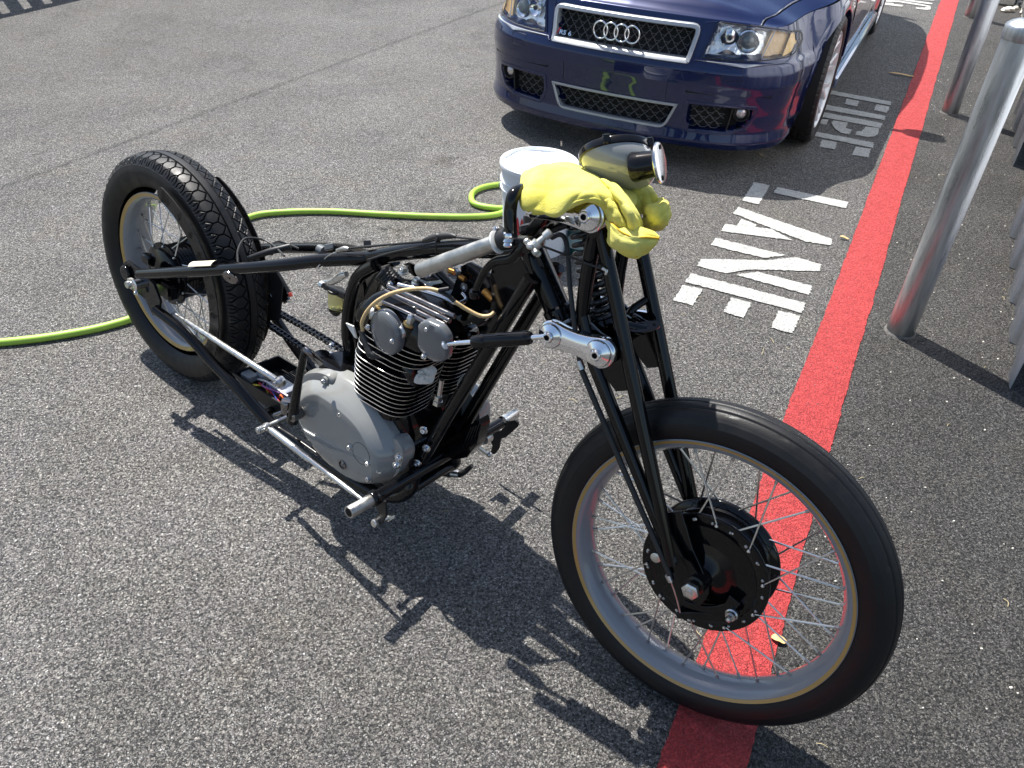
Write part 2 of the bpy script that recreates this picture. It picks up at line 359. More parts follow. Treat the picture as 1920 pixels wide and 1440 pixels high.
L_ = {'L': [Z4([(855, 250), (975, 277), (888, 418), (763, 390)]), Z4([(1027, 288), (1560, 400), (1543, 448), (997, 330)])],
      'A': [Z4([(737, 437), (1443, 680), (1428, 725), (1240, 697), (697, 485)]), Z4([(637, 563), (727, 577), (757, 528), (873, 570), (862, 588), (985, 603), (1147, 688), (605, 618)])],
      'N': [Z4([(567, 668), (1093, 800), (930, 820), (530, 723)]), Z4([(455, 828), (640, 830), (940, 838), (1170, 815), (1360, 868), (1343, 918), (1150, 915), (830, 905), (640, 935), (427, 880)]), Z4([(885, 925), (1290, 1030), (1265, 1097), (715, 945)])],
      'E': [Z4([(380, 935), (1237, 1158), (1212, 1232), (338, 1000)]), Z4([(322, 1022), (468, 1052), (397, 1177), (245, 1137)]), Z4([(685, 1117), (833, 1157), (775, 1270), (625, 1225)]), Z4([(1035, 1215), (1200, 1255), (1143, 1387), (985, 1345)])]}
F_ = {'F': [Z5([(270, 730), (833, 837), (828, 867), (255, 760)]), Z5([(468, 812), (573, 832), (553, 876), (450, 855)]), Z5([(710, 858), (820, 877), (800, 928), (692, 906)])],
      'I': [Z5([(230, 848), (785, 952), (778, 987), (215, 888)])],
      'R': [Z5([(210, 910), (760, 1013), (748, 1053), (195, 948)]), Z5([(180, 965), (318, 985), (300, 1025), (170, 1003)]), Z5([(357, 990), (478, 1008), (458, 1052), (508, 1065), (490, 1103), (420, 1093), (365, 1050), (342, 1010)]), Z5([(625, 1040), (733, 1053), (725, 1100), (690, 1122), (640, 1127), (540, 1107), (550, 1078), (590, 1080)])],
      'E': [Z5([(110, 1062), (690, 1172), (682, 1215), (90, 1095)]), Z5([(0, 1095), (115, 1118), (95, 1172), (-22, 1148)]), Z5([(268, 1147), (388, 1170), (368, 1228), (245, 1205)]), Z5([(540, 1203), (668, 1222), (642, 1292), (515, 1272)])]}
P_ = {'G': [Z6([(700, 88), (800, 90), (832, 80), (760, 68), (500, 28), (345, 22), (345, 2), (520, 10), (760, 50), (865, 72), (872, 95), (862, 113), (800, 115), (700, 100)]), Z6([(345, 32), (450, 38), (455, 52), (560, 60), (545, 80), (350, 58)])],
      'N': [Z6([(480, -12), (620, 0), (890, 38), (885, 52), (800, 45), (560, 10), (470, -2)]), Z6([(640, -12), (910, 0), (905, 12), (700, 4)])]}
for word, D in (('lane', L_), ('fire', F_), ('parking', P_)):
    m = MB()
    for k, polys in D.items():
        for pl in polys: marking(m, pl, z=.004)
    struct(m.build('white_stencil_lettering', WHTP))

# ------------------------------------------------------------------ small litter on the asphalt
STRAW = mat('dry_straw', (.55, .45, .24), .7, var=.2); PEB = mat('pale_pebble', (.55, .52, .46), .8, var=.25, vscale=200)
m = MB()
for i in range(300):
    if i < 170: lt, fd = rng.uniform(.12, .62), rng.uniform(1.3, 7)
    else: lt, fd = rng.uniform(-2.6, .1), rng.uniform(.6, 8)
    p = LAT*lt+FWD*fd; r = rng.uniform(.0015, .0042) if i < 170 else rng.uniform(.001, .0028)
    k = 6; A = np.linspace(0, 2*np.pi, k, endpoint=False)
    s_ = [[p+V(math.cos(a)*r*q*rng.uniform(.7, 1.3), math.sin(a)*r*q*rng.uniform(.7, 1.3), z*r) for a in A] for q, z in ((.8, 0), (1, .5), (.6, 1.1))]
    m.grid(s_, cv=True); m.f.append(tuple(m.n-1-j for j in range(k))); m.m.append(0)
o = m.build('loose_grit', PEB); o['kind'] = 'stuff'
m = MB()
for (x, y, a, ln) in [(1720, 487, .3, .05), (1745, 480, 2, .04), (1430, 660, 1.2, .045), (1310, 560, .5, .03), (1160, 745, .7, .03), (1020, 680, .2, .02), (1845, 690, .8, .02), (1880, 560, 1.4, .03), (1448, 640, 1.7, .03), (1255, 745, .9, .03), (835, 960, .2, .02), (1070, 730, .3, .02)]+[(rng.uniform(1000, 1900), rng.uniform(200, 1400), rng.uniform(0, 3), rng.uniform(.01, .03)) for _ in range(26)]:
    p = G(x, y)+V(0, 0, .003); d = V(math.cos(a), math.sin(a), 0)*ln/2; c_ = V(-d[1], d[0], 0)*rng.uniform(-.5, .5)
    m.tube([p-d, p+c_+V(0, 0, .003), p+d], .0007, 5, sm=4)
o = m.build('dry_grass_bits', STRAW); o['kind'] = 'stuff'
LEAF = mat('dry_leaf', (.62, .42, .18), .6, var=.2, vscale=150); LEAF2 = mat('brown_leaf', (.22, .17, .11), .7, var=.2)
def leaf(x, y, ln, wd, a, mt, label):
    p = G(x, y)+V(0, 0, .007); d = V(math.cos(a), math.sin(a), 0); e = V(-d[1], d[0], 0)
    P = [[p+d*ln*(t-.5)+e*wd*s*math.sin(math.pi*min(max(t, .04), .97))**.6*(1+.15*math.sin(9*t))+V(0, 0, .004*s*s+.003*math.sin(5*t)) for s in np.linspace(-1, 1, 5)] for t in np.linspace(0, 1, 9)]
    m = MB(); m.grid(P)
    o = m.build('fallen_leaf', mt, loc=p); sd = o.modifiers.new('thick', 'SOLIDIFY'); sd.thickness = .0006
    return tag(o, label, 'leaf', 'dry leaves lying on the asphalt')
leaf(1459, 1203, .036, .011, -.3, LEAF, 'small yellow-tan leaf piece lying on the red line beneath the front motorcycle wheel')
leaf(1689, 142, .17, .016, -.35, LEAF, 'long narrow tan leaf in the car shadow beside the red line')
leaf(1425, 293, .045, .009, -.9, LEAF2, 'thin brown leaf lying in the car shadow in front of its bumper')
leaf(1582, 449, .04, .008, -.4, LEAF, 'curled tan leaf piece lying between the word LANE and the red line')

# ------------------------------------------------------------------ galvanised bollards
GALV = bpy.data.materials.new('galvanised_steel'); GALV.use_nodes = True
nt = GALV.node_tree; b = nt.nodes['Principled BSDF']; geo = node(nt, 'ShaderNodeNewGeometry')
mp = node(nt, 'ShaderNodeMapping'); mp.inputs['Scale'].default_value = (1, 1, .10); nt.links.new(geo.outputs['Position'], mp.inputs[0])
n1 = node(nt, 'ShaderNodeTexNoise', i_Scale=26.0, i_Detail=7.0, i_Roughness=.7); nt.links.new(mp.outputs[0], n1.inputs['Vector'])
n2 = node(nt, 'ShaderNodeTexVoronoi', i_Scale=55.0); nt.links.new(mp.outputs[0], n2.inputs['Vector'])
n3 = node(nt, 'ShaderNodeTexNoise', i_Scale=240.0, i_Detail=4.0); nt.links.new(geo.outputs['Position'], n3.inputs['Vector'])
rp = node(nt, 'ShaderNodeValToRGB'); nt.links.new(n1.outputs[0], rp.inputs[0]); rp.color_ramp.elements[0].position = .3; rp.color_ramp.elements[0].color = (.17, .18, .19, 1); rp.color_ramp.elements[1].position = .66; rp.color_ramp.elements[1].color = (.55, .57, .58, 1)
sepb = node(nt, 'ShaderNodeSeparateXYZ'); nt.links.new(geo.outputs['Position'], sepb.inputs[0])
dirt = mth(nt, 'MULTIPLY', mrange(nt, sepb.outputs[2], 0, .10, 1, 0, True), mrange(nt, n1.outputs[0], .4, .65, 0, .8))
nt.links.new(mixc(nt, dirt, mixc(nt, mrange(nt, n2.outputs['Distance'], 0, .9, 0, .25), rp.outputs[0], (.75, .77, .78)), (.10, .085, .07)), b.inputs['Base Color'])
b.inputs['Metallic'].default_value = .9; nt.links.new(mrange(nt, n1.outputs[0], .3, .7, .22, .46), b.inputs['Roughness'])
bp = node(nt, 'ShaderNodeBump'); bp.inputs['Strength'].default_value = .6; bp.inputs['Distance'].default_value = .003; nt.links.new(mth(nt, 'ADD', n1.outputs[0], mth(nt, 'MULTIPLY', n3.outputs[0], .35)), bp.inputs['Height']); nt.links.new(bp.outputs[0], b.inputs['Normal'])
b0 = G(1687, 622); b1 = G(1780, 212); step = b1-b0; b2 = G(1818, 32)
def bollard(p, label, lean=0.0):
    ax = nrm(V(0, 0, 1)+LAT*lean)
    t = thing('bollard', label, 'bollard', p, 'galvanised bollards along the fence')
    m = MB(); m.lathe(p-ax*.01, ax, [(.0490, 0), (.0490, 1.04), (.048, 1.05)], 48); m.build('post', GALV, t)
    m = MB(); m.lathe(p+ax*1.025, ax, [(.0496, 0), (.0525, .002), (.0540, .008), (.0540, .034), (.052, .040), (.043, .048), (.030, .054), (.014, .058), (0, .059)], 48); m.build('cap', GALV, t)
    m = MB(); m.lathe(p, V(0, 0, 1), [(.056, 0), (.054, .004), (.051, .006), (.0495, .008)], 40); m.build('base_sealant', mat('bollard_base_dirt', (.10, .095, .09), .9, var=.4, vscale=120), t)
bollard(b0, 'nearest round galvanised steel bollard with its domed cap in view', .018)
bollard(b1, 'second galvanised bollard, further along and just left behind the capped one')
bollard(b2, 'far third bollard of which only the pinkish base shows at the top edge')

# ------------------------------------------------------------------ corrugated white fence on the right
FENCE = mat('white_coated_metal', (.80, .83, .87), .38, coat=.2, var=.06, vscale=8, rvar=.08)
CONC = mat('pale_concrete', (.62, .58, .50), .85, var=.18, vscale=14, bump=.5, bscale=160)
fb = LAT*.63+FWD*4
t = thing('metal_fence', 'white ribbed sheet-metal fence along the right edge', 'fence', fb)
def fence_panel(f0, f1, zb, H=1.9, lt=.582, ribs=.322):
    pts = []; f = f0
    while f < f1-1e-6:
        for df, dl in ((0, .0), (.10, -.002), (.20, .020), (.225, .022), (.232, .018), (.31, .020)): 
            if f+df <= f1: pts.append((f+df, lt+dl))
        f += ribs
    P = [[LAT*l+FWD*f+V(0, 0, z) for z in (zb, zb+.5, H)] for f, l in pts]
    m = MB(); m.grid(P); o = m.build('panel', FENCE, t, sharp=15); s = o.modifiers.new('thick', 'SOLIDIFY'); s.thickness = .004
fence_panel(2.72, 4.22, .004); fence_panel(4.98, 6.0, .004, lt=.597); fence_panel(6.35, 9.6, .04, lt=.66)
fence_panel(4.24, 4.96, .01, lt=.66)
for f in (2.70, 4.23, 4.97, 6.15):
    m = MB(); m.box(LAT*.70+FWD*f+V(0, 0, .95), LAT, FWD, V(0, 0, 1), .03, .03, .95, .004); m.build('fence_post', FENCE, t)
m = MB()
for z in (.35, 1.7): m.box(LAT*.665+FWD*6.2+V(0, 0, z), LAT, FWD, V(0, 0, 1), .012, 3.5, .03, .003)
m.build('rail', FENCE, t)
m = MB(); m.box(LAT*.81+FWD*6.2+V(0, 0, -.02), LAT, FWD, V(0, 0, 1), .14, 3.6, .06, .006)
o = m.build('concrete_kerb', CONC); struct(o)
# footing block and rubble at the far end of the fence
fp = G(1876, 8); m = MB(); m.box(fp+LAT*.02+FWD*.25+V(0, 0, .10), LAT, FWD, V(0, 0, 1), .09, .28, .10, .01)
tag(m.build('concrete_block', CONC, loc=fp), 'pale concrete block behind the bollards at the top right corner', 'block')
m = MB()
for i in range(60):
    p = G(1880, 12)+LAT*rng.uniform(.0, .35)+FWD*rng.uniform(-.3, .9); r = rng.uniform(.015, .045)
    q = [[p+V(math.cos(a)*r*c_*rng.uniform(.75, 1.2), math.sin(a)*r*c_*rng.uniform(.75, 1.2), z*r*.8) for a in np.linspace(0, 6.28, 8, endpoint=False)] for c_, z in ((.7, 0), (1, .4), (.85, .9), (.4, 1.2))]
    m.grid(q, cv=True); m.f.append(tuple(m.n-1-j for j in range(8))); m.m.append(0)
o = m.build('pale_rubble', CONC); o['kind'] = 'stuff'

# steel railing out to the left whose shadow crosses the far corner of the lot
e0, e1 = G(-60, 47), G(147, -1); off = V(-.331, .473, 0)
ex = nrm(e1-e0); t = thing('steel_railing', 'dark steel railing casting the slotted shadow in the top left corner', 'railing', e0+off)
m = MB(); A0, A1 = e0+off-ex*3, e1+off+ex*3; Lr = np.linalg.norm(A1-A0)
for z, h in ((1.0, .07), (.12, .03)): m.box((A0+A1)/2+V(0, 0, z-h/2), ex, V(-ex[1], ex[0], 0), V(0, 0, 1), Lr/2, .02, h, .004)
m.build('rail', SATIN, t); m = MB(); k = 0
while k*.19 < Lr: m.box(A0+ex*(k*.19)+V(0, 0, .52), ex, V(-ex[1], ex[0], 0), V(0, 0, 1), .055, .01, .42, .003); k += 1
m.build('bars', SATIN, t)

# ------------------------------------------------------------------ garden hose
def hose_pts(P): return [G(x, y)+V(0, 0, .0145) for x, y in P]
hp = hose_pts([(-160, 668), (-60, 655), (60, 643), (140, 631), (205, 617), (262, 598), (330, 560), (385, 500), (430, 437), (475, 411), (540, 403), (620, 402), (710, 407), (800, 411), (880, 412), (930, 408), (960, 396), (1000, 382), (1050, 372), (1075, 362), (1060, 350)])
hp += hose_pts([(1010, 345), (975, 346), (938, 351), (905, 357), (886, 368), (886, 384), (903, 392), (935, 396), (952, 395)])
for i in (28, 29): pass
m = MB(); m.tube(hp, .0135, 14, sm=10); 
tag(m.build('garden_hose', HOSE, loc=G(700, 410)), 'lime green garden hose running behind the motorcycle and looping by the bucket', 'hose')

# ------------------------------------------------------------------ wash bucket
bk = V(.067, 3.10, 0); t = thing('bucket', 'white plastic wash bucket full of soap suds behind the motorcycle', 'bucket', bk)
m = MB(); m.lathe(bk, V(0, 0, 1), [(.128, 0), (.132, .004), (.1445, .262), (.1525, .264), (.1525, .270), (.146, .272), (.1465, .294), (.153, .296), (.153, .301), (.147, .303), (.149, .350), (.156, .352), (.158, .360), (.156, .370), (.150, .371), (.147, .366), (.146, .30), (.128, .012), (0, .012)], 72, caps=False); m.build('pail', WHITEP, t, sharp=30)
m = MB(); Pf = []
for r in np.linspace(0, .1475, 22):
    Pf.append([bk+V(r*math.cos(a), r*math.sin(a), .345+.006*math.sin(38*r*math.cos(a)+1)*math.cos(31*r*math.sin(a))+(.004*rng.random() if r < .14 else 0)+.012*(r/.15)**2) for a in np.linspace(0, 2*np.pi, 72, endpoint=False)])
m.grid(Pf, cv=True); m.build('suds', FOAM, t, sharp=180)
m = MB(); ha = nrm(CR*-1+CF*.2); hd = nrm(V(ha[0], ha[1], 0)); he = V(-hd[1], hd[0], 0)
hs = [bk+he*.158*math.cos(a)*1.0+hd*(.155*math.sin(a)*.25+.0)+V(0, 0, .315-.20*math.sin(a)) for a in np.linspace(0, np.pi, 15)]
hs = [bk+(hd*math.cos(a)+(-he if (he@CF) > 0 else he)*.30*math.sin(a))*.162+V(0, 0, .315-.19*math.sin(a)) for a in np.linspace(0, np.pi, 15)]
m.tube(hs, .0018, 8, sm=3); m.build('wire_handle', ZINC, t)
# printed label: red mark and black lettering on the side facing the camera
cd = nrm(V(-bk[0], -bk[1], 0)); 
def on_bucket(ang, z, d=.0012):
    r = .132+(.1445-.132)*z/.262+d; a0 = math.atan2(cd[1], cd[0])+ang; return bk+V(r*math.cos(a0), r*math.sin(a0), z)
def label_patch(name, a0, a1, z0, z1, mt, shape=None, d=.0012):
    m = MB(); U = np.linspace(0, 1, 10); m.grid([[on_bucket(a0+(a1-a0)*u, z0+(z1-z0)*v*(shape(u) if shape else 1), d) for v in (0, .5, 1)] for u in U]); return m.build(name, mt, t)
REDL = mat('red_print', (.55, .03, .04), .4); BLKL = mat('black_print', (.01, .01, .012), .4)
label_patch('red_print', -.62, -.30, .09, .185, REDL, lambda u: .45+.55*abs(math.sin(2.2*u*3.14)))
label_patch('red_print', .02, -.2, .135, .16, REDL, lambda u: 1-u)
def text_mesh(body, size, font_bold=False):
    cu = bpy.data.curves.new('txt', 'FONT'); cu.body = body; cu.size = size; cu.resolution_u = 3; cu.offset = size*.018 if font_bold else 0
    o = bpy.data.objects.new('txt', cu); C.objects.link(o); dg = bpy.context.evaluated_depsgraph_get(); me = bpy.data.meshes.new_from_object(o.evaluated_get(dg))
    V_ = np.array([v.co[:] for v in me.vertices]); Fs = [list(p.vertices) for p in me.polygons]
    bpy.data.objects.remove(o); bpy.data.curves.remove(cu); return V_, Fs
tv_, tf_ = text_mesh('Black', .05, True); m = MB(); m.add([on_bucket((-.30+v[0]/.14), .10+v[1], .002) for v in tv_], tf_); m.build('lettering', BLKL, t)
# teal bottle beside the bucket
TEAL = mat('teal_bottle_plastic', (.012, .085, .085), .22, trans=.25, coat=.3)
tb = G(1083, 470)+V(0, 0, 0); t = thing('spray_bottle', 'dark teal detailing bottle standing between the bucket and the fork', 'bottle', tb)
m = MB(); m.lathe(tb, V(0, 0, 1), [(.040, 0), (.047, .004), (.048, .01), (.048, .13), (.044, .15), (.028, .172), (.016, .182), (.015, .2)], 40); m.build('bottle_body', TEAL, t)
m = MB(); m.lathe(tb+V(0, 0, .198), V(0, 0, 1), [(.018, 0), (.018, .022), (.012, .026), (.012, .05)], 24); m.build('cap', SATIN, t)
m = MB(); m.lathe(tb, V(0, 0, 1), [(.0486, .03), (.0486, .075)], 40, caps=False); m.build('paper_label', mat('pale_label', (.30, .42, .40), .6), t)
# ================================================================== MOTORCYCLE
moto = thing('motorcycle', 'stripped black chopper motorcycle with grey engine covers leaning beside the red line', 'motorcycle', BK(.9, 0, 0))
# ---- wheels
def tyre_mesh(o, a, u, n, R, hw, hh, kind):
    NT, NS = (1400, 160) if kind == 'block' else (300, 90)
    th = np.linspace(0, 2*np.pi, NT, endpoint=False)
    # cross-section from one bead over the tread to the other; ph in -1..1
    ph = np.linspace(-1, 1, NS)
    ang = ph*2.36 if kind == 'block' else ph*2.45
    cw = hw*np.sin(ang); ch = hh*np.cos(ang)
    if kind == 'block': cr = np.where(np.abs(ang) < .8, hh*(1-.50*(1-np.cos(ang))), ch+0); cr = np.where(np.abs(ang) < .8, cr, hh*(np.cos(ang)-math.cos(.8))+hh*(1-.50*(1-math.cos(.8))))
    else: cr = ch
    seglen = np.hypot(np.diff(cw), np.diff(cr)); s = np.concatenate([[0], np.cumsum(seglen)]); s -= s[-1]/2
    TH, S = np.meshgrid(th, s, indexing='ij'); D = np.zeros_like(S); aS = np.abs(S)
    def gr(x, w): return np.clip(1-(np.abs(x)/w)**2, 0, 1)**.5
    if kind == 'block':
        pit = 62; f = (TH*pit/(2*np.pi)) % 1; f2 = ((TH*pit/(2*np.pi))+.5*(S > 0)) % 1
        tri = np.abs(f2*2-1)
        dx = np.minimum(f2, 1-f2)*.0357; near = S > 0
        g = gr(aS-.0115, .0022)
        g = np.maximum(g, np.where(near & (aS < .034), gr(aS-.0155-tri*.0150, .0022), 0))
        g = np.maximum(g, np.where(near & (aS > .029) & (aS < .045), gr(dx, .0020), 0))
        g = np.maximum(g, np.where(near & (aS >= .044) & (aS < .061), gr(dx-(aS-.044)*.75, .0019), 0))
        g = np.maximum(g, np.where(near & (aS >= .060) & (aS < .078), gr(dx-.0128, .0018)*np.clip((.078-aS)/.012, 0, 1), 0))
        g = np.maximum(g, np.where(near & (aS >= .052) & (aS < .070), gr(dx, .0013)*.7, 0))
        far_ = ~near
        g = np.maximum(g, np.where(far_ & (aS < .034), gr(aS-.0155-tri*.0165, .0022), 0))
        g = np.maximum(g, np.where(far_ & (aS > .030) & (aS < .052), gr(aS-.0485+tri*.0165, .0022), 0))
        g = np.maximum(g, np.where(far_ & (aS > .024) & (aS < .041), gr(aS-.0322, .0014)*(np.abs(f2-.5) < .22), 0))
        g = np.maximum(g, np.where(far_, gr(aS-.0520, .0018), 0))
        D -= g*.0052
        D += np.where((aS > .078) & (aS < .0795), .0006, 0)
    else:
        for c_ in (.0085, .025): D -= gr(aS-c_, .0016)*.0022
        D -= np.where((aS > .0085) & (aS < .013), gr(((TH*46/(2*np.pi)) % 1-.5)*.048, .0012), 0)*.002
        D -= np.where((aS > .025) & (aS < .031), gr((((TH+.03)*46/(2*np.pi)) % 1-.5)*.048, .0012), 0)*.002
        for c_ in (.047, .058, .061): D += gr(aS-c_, .0011)*.0007
    Rr = R-hh; CRr = Rr+cr[None, :]; nrmr = np.cos(ang)[None, :]; nrmw = np.sin(ang)[None, :]
    rr = CRr+D*nrmr; ww = cw[None, :]+D*nrmw
    P = o+rr[..., None]*(np.cos(TH)[..., None]*a+np.sin(TH)[..., None]*u)+ww[..., None]*n
    m = MB(); m.grid(P, cu=True); return m
def ringlathe(m, o, n, prof, seg=96, mi=0): return m.lathe(o, n, [(r, w) for w, r in prof], seg, mi, caps=False)
def spoke_set(o, a, u, n, rim_r, rim_w, fl, parent, count=40, cross=.36, phase=0.):
    for i in range(count):
        side = 1 if i % 2 == 0 else -1; fr, fw_ = fl[side]
        k = i//2; grp = 1 if k % 2 == 0 else -1
        t1 = phase+2*np.pi*i/count; t0 = t1-grp*cross*(1 if True else 0)
        p0 = o+fr*(math.cos(t0)*a+math.sin(t0)*u)+n*(fw_+.003*side*grp)
        p1 = o+rim_r*(math.cos(t1)*a+math.sin(t1)*u)+n*rim_w*side
        m = MB(); m.tube([p0, p1], .0019, 6); d = nrm(p0-p1); m.tube([p1-d*.003, p1+d*.016], .0033, 8, mi=1)
        m.ball(p0+n*side*.0035, .0042, mi=0, n=5)
        m.build('spoke', [SPOKE, NIP], parent)
SPOKE = mat('stainless_spoke', (.62, .60, .57), .3, metal=1, var=.15); NIP = mat('spoke_nipple', (.42, .40, .38), .35, metal=1)
def rim_mesh(o, a, u, n, r_out, w):
    m = MB(); ri = r_out-.026
    prof = [(w, r_out), (w+.0035, r_out-.001), (w+.0045, r_out-.004), (w+.0025, r_out-.008), (w+.0005, r_out-.016), (w-.004, r_out-.020), (w-.012, ri+.002), (w*.35, ri-.004), (0, ri-.005)]
    full = prof+[(-x, r) for x, r in prof[-2::-1]]
    full += [(-w+.002, r_out-.004), (-w*.5, ri+.004), (0, ri), (w*.5, ri+.004), (w-.002, r_out-.004)]
    m.lathe(o, n, [(r, x) for x, r in full], 128, closed=True); return m
def stripe(o, n, r0, r1, w, slope=0):
    m = MB()
    for s in (1, -1): m.lathe(o, n, [(r0, s*(w+.0022)), (r1, s*(w+.0022+slope))], 128, caps=False)
    return m
# front wheel
fwheel = MB(); fwheel = rim_mesh(FO, FA_, FU, FN, .2885, .034).build('wheel', RIMGREY, moto, label='front spoked wheel with wide grey rim')
tyre_mesh(FO, FA_, FU, FN, .3557, .043, .0445, 'rib').build('tyre', RUBBER, fwheel, sharp=60)
m = MB(); 
for s in (1, -1): m.lathe(FO, FN, [(.2858, s*.0397), (.2790, s*.0366)], 160, caps=False)
m.build('pinstripe', GOLD, fwheel)
m = MB()   # drum hub: wide black drum between two spoke flanges
m.lathe(FO, FN, [(.103, .026), (.106, .028), (.1285, .028), (.130, .026), (.130, .022), (.127, .020), (.115, .017)]+[(.112+.002*(k % 2), .013-k*.0027) for k in range(16)]+[(.116, -.034), (.128, -.038), (.130, -.041), (.130, -.046), (.127, -.048), (.09, -.05), (.03, -.055)], 120)
hubm = m
m = MB(); m.lathe(FO, FN, [(.106, .0285), (.1045, .0275), (.102, .022), (.096, .022), (.085, .025), (.05, .032), (.03, .037), (.024, .042), (.022, .058), (.020, .075), (.012, .078)], 120)
bp_ = m.build('brake_plate', BLACK, fwheel)
m = hubm
for i in range(20):
    t_ = 2*np.pi*i/20+.1; m.ball(FO+FN*.0285+(FA_*math.cos(t_)+FU*math.sin(t_))*.118, .0036, n=6, mi=1)
m.build('hub', [BLACK, STEEL], fwheel)
spoke_set(FO, FA_, FU, FN, .2655, .006, {1: (.118, .025), -1: (.119, -.044)}, fwheel, 40, .34, .05)
# rear wheel
rax = BK(0, 0, .3522)
rwheel = rim_mesh(rax, BA, BU, BN, .2435, .048).build('wheel', RIMGREY, moto, label='rear spoked wheel with grey rim and fat block-tread tyre')
tyre_mesh(rax, BA, BU, BN, .3522, .069, .061, 'block').build('tyre', RUBBER, rwheel, sharp=30)
m = MB()
for s in (1, -1): m.lathe(rax, BN, [(.2412, s*.0533), (.2300, s*.0494)], 128, caps=False)
m.build('pinstripe', GOLD, rwheel)
m = MB(); m.lathe(rax, BN, [(.03, .06), (.082, .052), (.094, .050), (.0955, .047), (.0955, .042), (.085, .038)]+[(.081+.003*(k % 2), .032-k*.005) for k in range(13)]+[(.09, -.036), (.095, -.04), (.095, -.047), (.03, -.055)], 80); m.build('hub', BLACK, rwheel)
m = MB(); m.lathe(rax, BN, [(.080, .0535), (.078, .060), (.06, .068), (.035, .074), (.022, .078), (.022, .12), (.014, .122)], 72)
m.box(rax+BA*.045-BU*.03+BN*.075, BA, BU, BN, .03, .024, .016, .006); m.box(rax-BA*.05+BU*.035+BN*.072, BA, BU, BN, .022, .016, .012, .005)
m.build('brake_plate', BLACK, rwheel)
spoke_set(rax, BA, BU, BN, .219, .008, {1: (.089, .046), -1: (.089, -.043)}, rwheel, 40, .34, .0)
m = MB(); NTH = 46; prof = []
for i in range(NTH*4):
    t_ = 2*np.pi*i/(NTH*4); r = .0885+(.0, .0055, .0055, .0)[i % 4]; prof.append(rax-BN*.088+(BA*math.cos(t_)+BU*math.sin(t_))*r)
m.prism(prof, -BN*.005); m.lathe(rax-BN*.05, -BN, [(.045, 0), (.05, .03), (.05, .05), (.02, .052)], 40); m.build('sprocket', SATIN, rwheel)

# ---- frame
def S(x, y, w): return BP(x, y, w)
R_ = .0165
m = MB()
neckT, neckB = BP(990, 452, 0), BP(1060, 612, 0)
nd = nrm(neckB-neckT); m.lathe(neckT-nd*.004, nd, [(.028, 0), (.031, .004), (.031, .02), (.027, .024), (.027, .145), (.031, .150), (.031, np.linalg.norm(neckB-neckT)), (.026, np.linalg.norm(neckB-neckT)+.004)], 40)
tt0 = BP(964, 468, 0)
seatj = BP(662, 487, 0)
m.tube([tt0, BP(800, 468, 0), BP(690, 484, 0), seatj], [.019, .0195, .0185, .0165], 24, sm=6)
# rear upper stays (wishbone) down both sides of the tyre to the dropouts
def loc(P): d = P-BO; return d@BA, d@BN, d@BU
us = [loc(BP(690, 484, .004)), loc(BP(600, 489, .052)), loc(BP(520, 498, .092)), loc(BP(440, 504, .118)), loc(BP(340, 510, .142)), loc(BP(262, 514, .155))]
for s in (1, -1): m.tube([BK(l, w*s, z) for l, w, z in us], [R_, R_*.97, R_*.94, R_*.94, R_*.92, R_*.85], 20, sm=7)
# lower stays and cradle
ls = [loc(BP(292, 580, .150)), loc(BP(345, 622, .140)), loc(BP(400, 682, .128)), loc(BP(440, 722, .120)), loc(BP(505, 792, .112))]
zc = ls[-1][2]; ls += [(.66, .105, .115), (.86, .10, .105), (.98, .095, .115), (1.055, .085, .165)]
dtb, dtt = loc(BP(800, 850, .057)), loc(BP(996, 522, .045))
ls += [(dtb[0], .062, dtb[2]), dtt]
for s in (1, -1): m.tube([BK(l, w*s, z) for l, w, z in ls], [R_*.9]*3+[R_]*(len(ls)-4)+[R_*.95], 20, sm=7)
# centre post behind the engine: twin curved tubes
ps = [loc(BP(705, 497, .03)), loc(BP(672, 520, .035)), loc(BP(656, 570, .038)), loc(BP(652, 625, .04)), loc(BP(655, 668, .042))]; ps.append((ps[-1][0]+.01, .06, .16))
for s in (1, -1): m.tube([BK(l, w*s, z) for l, w, z in ps], .0165, 16, sm=7)
m.prism([BK(l-.008, -.03, z) for l, w, z in ps[:5]]+[BK(l+.012, -.03, z) for l, w, z in ps[4::-1]], BN*.06)
# cross members
m.tube([BK(1.055, .085, .165), BK(1.055, -.085, .165)], .013, 14); m.tube([BK(.50, .11, .118), BK(.50, -.11, .118)], .012, 14)
m.tube([BK(.30, .125, ls[1][2]), BK(.30, -.125, ls[1][2])], .010, 14) if False else None
m.build('frame', BLACK, moto)
# neck gusset plates
gp = [(944, 470), (1000, 462), (1018, 500), (1003, 530), (960, 590), (925, 640), (893, 668), (898, 640), (915, 600), (922, 560), (918, 520), (925, 490)]
m = MB(); m.prism([BP(x, y, .020) for x, y in gp], -BN*.004); m.prism([BP(x, y, -.02) for x, y in gp], -BN*.004); m.build('neck_gusset', BLACK, moto, bevel=.0012)
# dropout plates and axle hardware
dp = [(-.055, .395), (-.03, .41), (.04, .405), (.10, .385), (.125, .34), (.105, .285), (.075, .275), (.045, .315), (-.02, .325), (-.06, .36)]
for s in (1, -1):
    m = MB(); m.prism([BK(l, s*.145-.004, z) for l, z in dp], BN*.008); m.cyl(BK(-.035, s*.149, .372), BK(-.035, s*.160, .372), .022); m.build('dropout_plate', BLACK, moto, bevel=.0015)
m = MB(); m.cyl(BK(0, -.17, .352), BK(0, .165, .352), .0095)
m.hexn(BK(0, .153, .352), BN, .017, .014); m.cyl(BK(0, .166, .352), BK(0, .176, .352), .0105); m.build('axle', ZINC, moto)
m = MB(); q = BP(257, 533, .158); m.lathe(q-BN*.012, BN, [(.014, 0), (.016, .002), (.016, .022), (.013, .024)], 30); m.bolt(BP(256, 545, .165)-BU*.006, BN, .006); m.build('chain_adjuster', ALU, moto)
